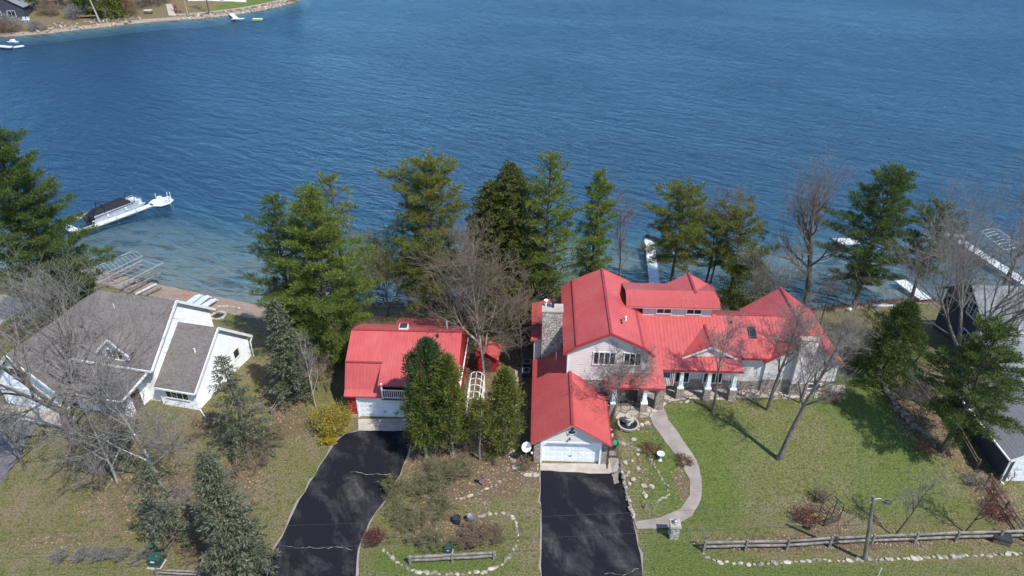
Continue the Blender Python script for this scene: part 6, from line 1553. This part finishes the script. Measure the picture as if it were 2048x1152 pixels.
# pale walk edging the far lawn
m = MB()
for i in range(40):
    a = fs_pt(4.5 + i * .1) + INL * 6.3; c = fs_pt(4.5 + (i + 1) * .1) + INL * 6.3; za, zc = far_z(6.3) + .3, far_z(6.3) + .3
    w = INL * .7
    m.hexa([(*(a)[:2], za - .3), (*(c)[:2], zc - .3), (*(c + w)[:2], zc - .3), (*(a + w)[:2], za - .3), (*(a)[:2], za), (*(c)[:2], zc), (*(c + w)[:2], zc), (*(a + w)[:2], za)])
tag(m.build('walkway', 'concrete'), kind='structure')
def far_house(px, py, w, d, h, roof, wall, rmat, label, yaw, wins):
    p = fz(px, py); r = empty('house', p, yaw, label, 'house')
    part(r, 'wall', wall, lambda m: m.prism([(-w / 2, -1.5), (w / 2, -1.5), (w / 2, h), (0, h + roof), (-w / 2, h)], 'd', 0, d))
    m = MB(); m.slab([(-w / 2 - .5, -.5, h - .2), (0, -.5, h + roof + .1), (0, d + .5, h + roof + .1), (-w / 2 - .5, d + .5, h - .2)], .2); m.slab([(0, -.5, h + roof + .1), (w / 2 + .5, -.5, h - .2), (w / 2 + .5, d + .5, h - .2), (0, d + .5, h + roof + .1)], .2); m.build('roof', rmat, r)
    for a, b, z0, z1 in wins: window(r, a, b, z0, z1, 0, 2)
    return r
far_house(435, 2, 22, 12, 4.5, 3, 'white_siding', 'shingle_grey', 'white far-shore house above the bright green lawn', R(-20), [(-8, -6, 1, 2.8), (-3.5, -1.5, 1, 2.8), (1, 2.6, .2, 2.6), (5, 8, .6, 2.6)])
far_house(12, 38, 13, 14, 4.0, 4.0, 'navy_siding', 'shingle_grey', 'weathered grey far-shore house at the top left corner', R(-12), [(-3.5, -1, .6, 2.6), (1.2, 3.5, .6, 2.6)])
p = fz(92, 10); r = empty('wooden_deck', p, R(-12), 'orange-brown raised wooden deck on the far left bank', 'deck'); noisy('cedar_wood', (.42, .20, .09), (.55, .29, .15), 2)
for i in range(8): part(r, 'plank', 'cedar_wood', lambda m: m.box(-4.5, 4.5, i * .8, i * .8 + .76, 1.5, 1.6))
for x in (-4.2, 0, 4.2): part(r, 'post', 'cedar_wood', lambda m: m.box(x - .15, x + .15, -.1, .2, -1, 1.5))
part(r, 'railing', 'cedar_wood', lambda m: (m.box(-4.5, 4.5, 6.3, 6.4, 2.3, 2.45), [m.box(-4.4 + k * 1.1, -4.3 + k * 1.1, 6.3, 6.4, 1.6, 2.3) for k in range(9)]))
for x, y, lb in ((172, 28, 'upper brown wooden platform on the far bank'), (176, 38, 'lower brown wooden platform at the far waterline')):
    p = fz(x, y); r = empty('wooden_platform', p, R(-15), lb, 'platform', 'far bank platforms')
    for i in range(5): part(r, 'plank', 'brown_wood' if y < 30 else 'cedar_wood', lambda m: m.box(-3.0, 3.0, i * .5, i * .5 + .46, .9, 1.0))
    for s in (-2.8, 2.8): part(r, 'post', 'brown_wood', lambda m: m.box(s - .1, s + .1, .1, .3, -1, .9))
for x, y, lb in ((204, 47, 'left overturned grey rowboat at the far waterline'), (225, 45, 'right overturned grey rowboat at the far waterline')):
    p = at(x, y, WATER_Z + .25); m = MB(); m.hexa([(-1.9, -.7, 0), (1.9, -.7, 0), (1.9, .7, 0), (-1.9, .7, 0), (-1.3, -.4, .6), (1.6, -.45, .6), (1.6, .45, .6), (-1.3, .4, .6)]); m.beam((-1.3, 0, .62), (1.6, 0, .62), .12); o = m.build('rowboat', 'old_wood'); o.location = p; tag(o, lb, 'boat', 'far rowboats')
p = at(247, 43, WATER_Z + .3); m = MB(); m.hexa([(-2.2, -.5, 0), (2.2, -.5, 0), (2.2, .5, 0), (-2.2, .5, 0), (-2.6, -.65, .25), (2.7, -.6, .25), (2.7, .6, .25), (-2.6, .65, .25)]); o = m.build('rowboat', 'dock_white'); o.location = p; tag(o, 'white boat beached on the far shore', 'boat')
p = fz(298, 28); r = empty('lift_canopy', p, R(-10), 'white-topped canopy on legs on the far grass', 'canopy'); part(r, 'top', 'dock_white', lambda m: m.box(-1.4, 1.4, -.8, .8, 1.3, 1.5)); [part(r, 'leg', 'dark_metal', lambda m: m.box(s - .06, s + .06, e - .06, e + .06, -.3, 1.3)) for s in (-1.3, 1.3) for e in (-.7, .7)]
p = fz(52, 43); r = empty('garden_chairs', p, 0, 'pair of white chairs on the far left bank', 'chair')
for s in (-.7, .7):
    part(r, 'seat', 'dock_white', lambda m: m.box(s - .5, s + .5, -.5, .5, .4, .6)); part(r, 'backrest', 'dock_white', lambda m: m.box(s - .5, s + .5, .4, .6, .6, 1.5)); [part(r, 'leg', 'dock_white', lambda m: m.box(s + e - .06, s + e + .06, -.45, -.3, -.2, .4)) for e in (-.4, .4)]
p = fz(345, 32); q = fz(338, 10); m = MB(); rd = Vector((1.2, 0, 0)); m.hexa([Vector((-1.4, 0, -.4)), Vector((1.4, 0, -.4)), q - p + Vector((1.2, 0, -.4)), q - p + Vector((-1.2, 0, -.4)), Vector((-1.4, 0, .25)), Vector((1.4, 0, .25)), q - p + Vector((1.2, 0, .35)), q - p + Vector((-1.2, 0, .35))]); o = m.build('steps_path', 'concrete'); o.location = p; tag(o, kind='structure')
p = fz(354, 22); m = MB(); m.tube([(-1.2, 2, 1.6), (-.4, 0, 1.2), (.8, -3, .5)], [.5, .5, .35], 8); o = m.build('slide', 'flag_red'); o.location = p; tag(o, 'red slide leaning beside the far stone steps', 'slide')
dockF = dock('dock', [(at(456, 22, DZ), at(472, 36, DZ)), (at(464, 37, DZ), at(488, 37, DZ))], 'white L-shaped dock at the far green lawn', 1.8, 3.5)
dock('dock', [(at(-40, 88, DZ), at(25, 94, DZ)), (at(25, 94, DZ), at(47, 91, DZ))], 'white bent dock at the far left edge of the lake', 2.0, 4.0)
p = at(27, 86, WATER_Z + .2); r = empty('paddle_boat', p, .2, 'small white boat beside the far left bent dock', 'boat'); part(r, 'hull', 'dock_white', lambda m: m.hexa([(-1.4, -.6, 0), (1.4, -.6, 0), (1.4, .6, 0), (-1.4, .6, 0), (-1.7, -.8, .5), (1.6, -.8, .5), (1.6, .8, .5), (-1.7, .8, .5)])); part(r, 'seat', 'white_paint', lambda m: m.box(-.5, .4, -.6, .6, .5, 1.1))
p = at(515, 39, WATER_Z + .15); r = empty('swim_raft', p, .05, 'yellow swim raft floating off the far lawn', 'raft'); part(r, 'float', 'yellow_raft', lambda m: m.box(-1.7, 1.7, -.8, .8, -.15, .2)); part(r, 'deck', 'yellow_raft', lambda m: m.box(-1.8, 1.8, -.9, .9, .2, .32))
# far trees
def far_tree(kind, px, py, h, r, label, mat, seed, clear=.1):
    p = fz(px, py); rng = np.random.default_rng(seed); rd = random.Random(seed); root = tree_root('far_tree', p, label, 'tree', 'trees on the far bank')
    t = MB(); t.tube([(0, 0, -1), (.2, 0, h * .5), (0, 0, h)], [h * .03, h * .02, .04], 7)
    cents, rads = [], []
    n = int(70 * r)
    for i in range(n):
        s = rd.random() ** .8; z = h * (clear + (1 - clear) * s); rr = r * (1 - s) ** .7 * math.sqrt(rd.random()) * (.75 + .5 * rd.random()) if kind == 'c' else r * math.sin(math.pi * (.15 + .82 * s)) * math.sqrt(rd.random())
        a = rd.random() * 6.283; cents.append((rr * math.cos(a), rr * math.sin(a), z)); rads.append(rd.uniform(.4, .9))
    t.build('trunk', 'bark_grey' if kind != 'c' else 'bark_brown', root, smooth=True)
    V, Fc = foliage(cents, rads, 14, .75 if kind != 'b' else .9, rng, .7, .3, .35 if kind != 'b' else .06)
    link(bpy.data.objects.new('crown', np_mesh('crown', V, Fc, mat)), root)
far_tree('c', 62, 22, 16, 5, 'dark green far pine left of the orange deck', 'pine_dark_leaf', 201)
far_tree('c', 172, 30, 17, 5, 'dark conifer on the far bank behind the platforms', 'pine_dark_leaf', 202)
far_tree('c', 215, 38, 18, 4.5, 'olive conifer on the far bank above the rowboats', 'cedar_leaf', 203, .05)
far_tree('c', 238, 36, 15, 3.5, 'second olive conifer right of the first on the far bank', 'cedar_leaf', 204, .05)
far_tree('b', 140, 18, 13, 6, 'brown bare far tree right of the orange deck', 'twig_brown', 205)
far_tree('b', 270, 18, 13, 6, 'brown bare far tree left of the white canopy', 'twig_brown', 206)
far_tree('b', 330, 6, 12, 5, 'dark bare far tree beside the red slide', 'twig_brown', 207)
far_tree('b', 20, 62, 5, 5, 'tangled bare far brush in front of the grey house', 'twig_grey', 208, 0)
far_tree('b', 0, 66, 4, 6, 'tan reed clump at the far left waterline', 'dry_leaf', 209, 0)
far_tree('b', 585, 2, 7, 4, 'dark bare far brush at the tip of the point', 'twig_brown', 210, 0)
far_tree('c', 115, -6, 15, 4.5, 'dark far conifer behind the orange deck', 'pine_dark_leaf', 211)
far_tree('b', 100, 30, 5, 4, 'low tan brush in front of the orange deck on the far bank', 'twig_brown', 212, 0)
far_tree('b', 255, 30, 6, 5, 'russet brush right of the far olive conifers', 'dry_leaf', 213, 0)
far_tree('b', 305, 12, 10, 6, 'brown bare far tree behind the white canopy', 'twig_brown', 214, 0)
far_tree('b', 150, 36, 4, 4, 'grey brush beside the far wooden platforms', 'twig_grey', 215, 0)
far_tree('c', 190, 12, 16, 4.5, 'dark far conifer right of the brown bare tree behind the platforms', 'pine_dark_leaf', 216)
far_tree('b', 35, 20, 12, 5, 'grey bare far tree beside the weathered grey house', 'twig_grey', 217)
far_tree('b', 75, 60, 2.5, 3, 'pale driftwood brush on the far rocks', 'twig_grey', 218, 0)
for x, y, h, lb in ((199, 43, 17, 'leaning pale grey trunk rising beside the far rowboats'), (419, 29, 16, 'dark straight trunk in front of the far green lawn'), (376, 33, 13, 'thin pale trunk left of the far green lawn')):
    p = fz(x, y); root = tree_root('far_tree', p, lb, 'tree', 'trees on the far bank')
    big, tw = bare_branches(h, 4, int(x), .35 if y != 33 else .2, .45, (-.12 if x == 199 else 0, 0), 9, 5, 3, 0)
    V, Fc = prisms(big, 6, .05); link(bpy.data.objects.new('trunk', np_mesh('trunk', V, Fc, 'bark_birch' if x != 419 else 'bark_brown', True)), root); V, Fc = prisms(tw, 3, .03); link(bpy.data.objects.new('crown', np_mesh('crown', V, Fc, 'twig_brown')), root)
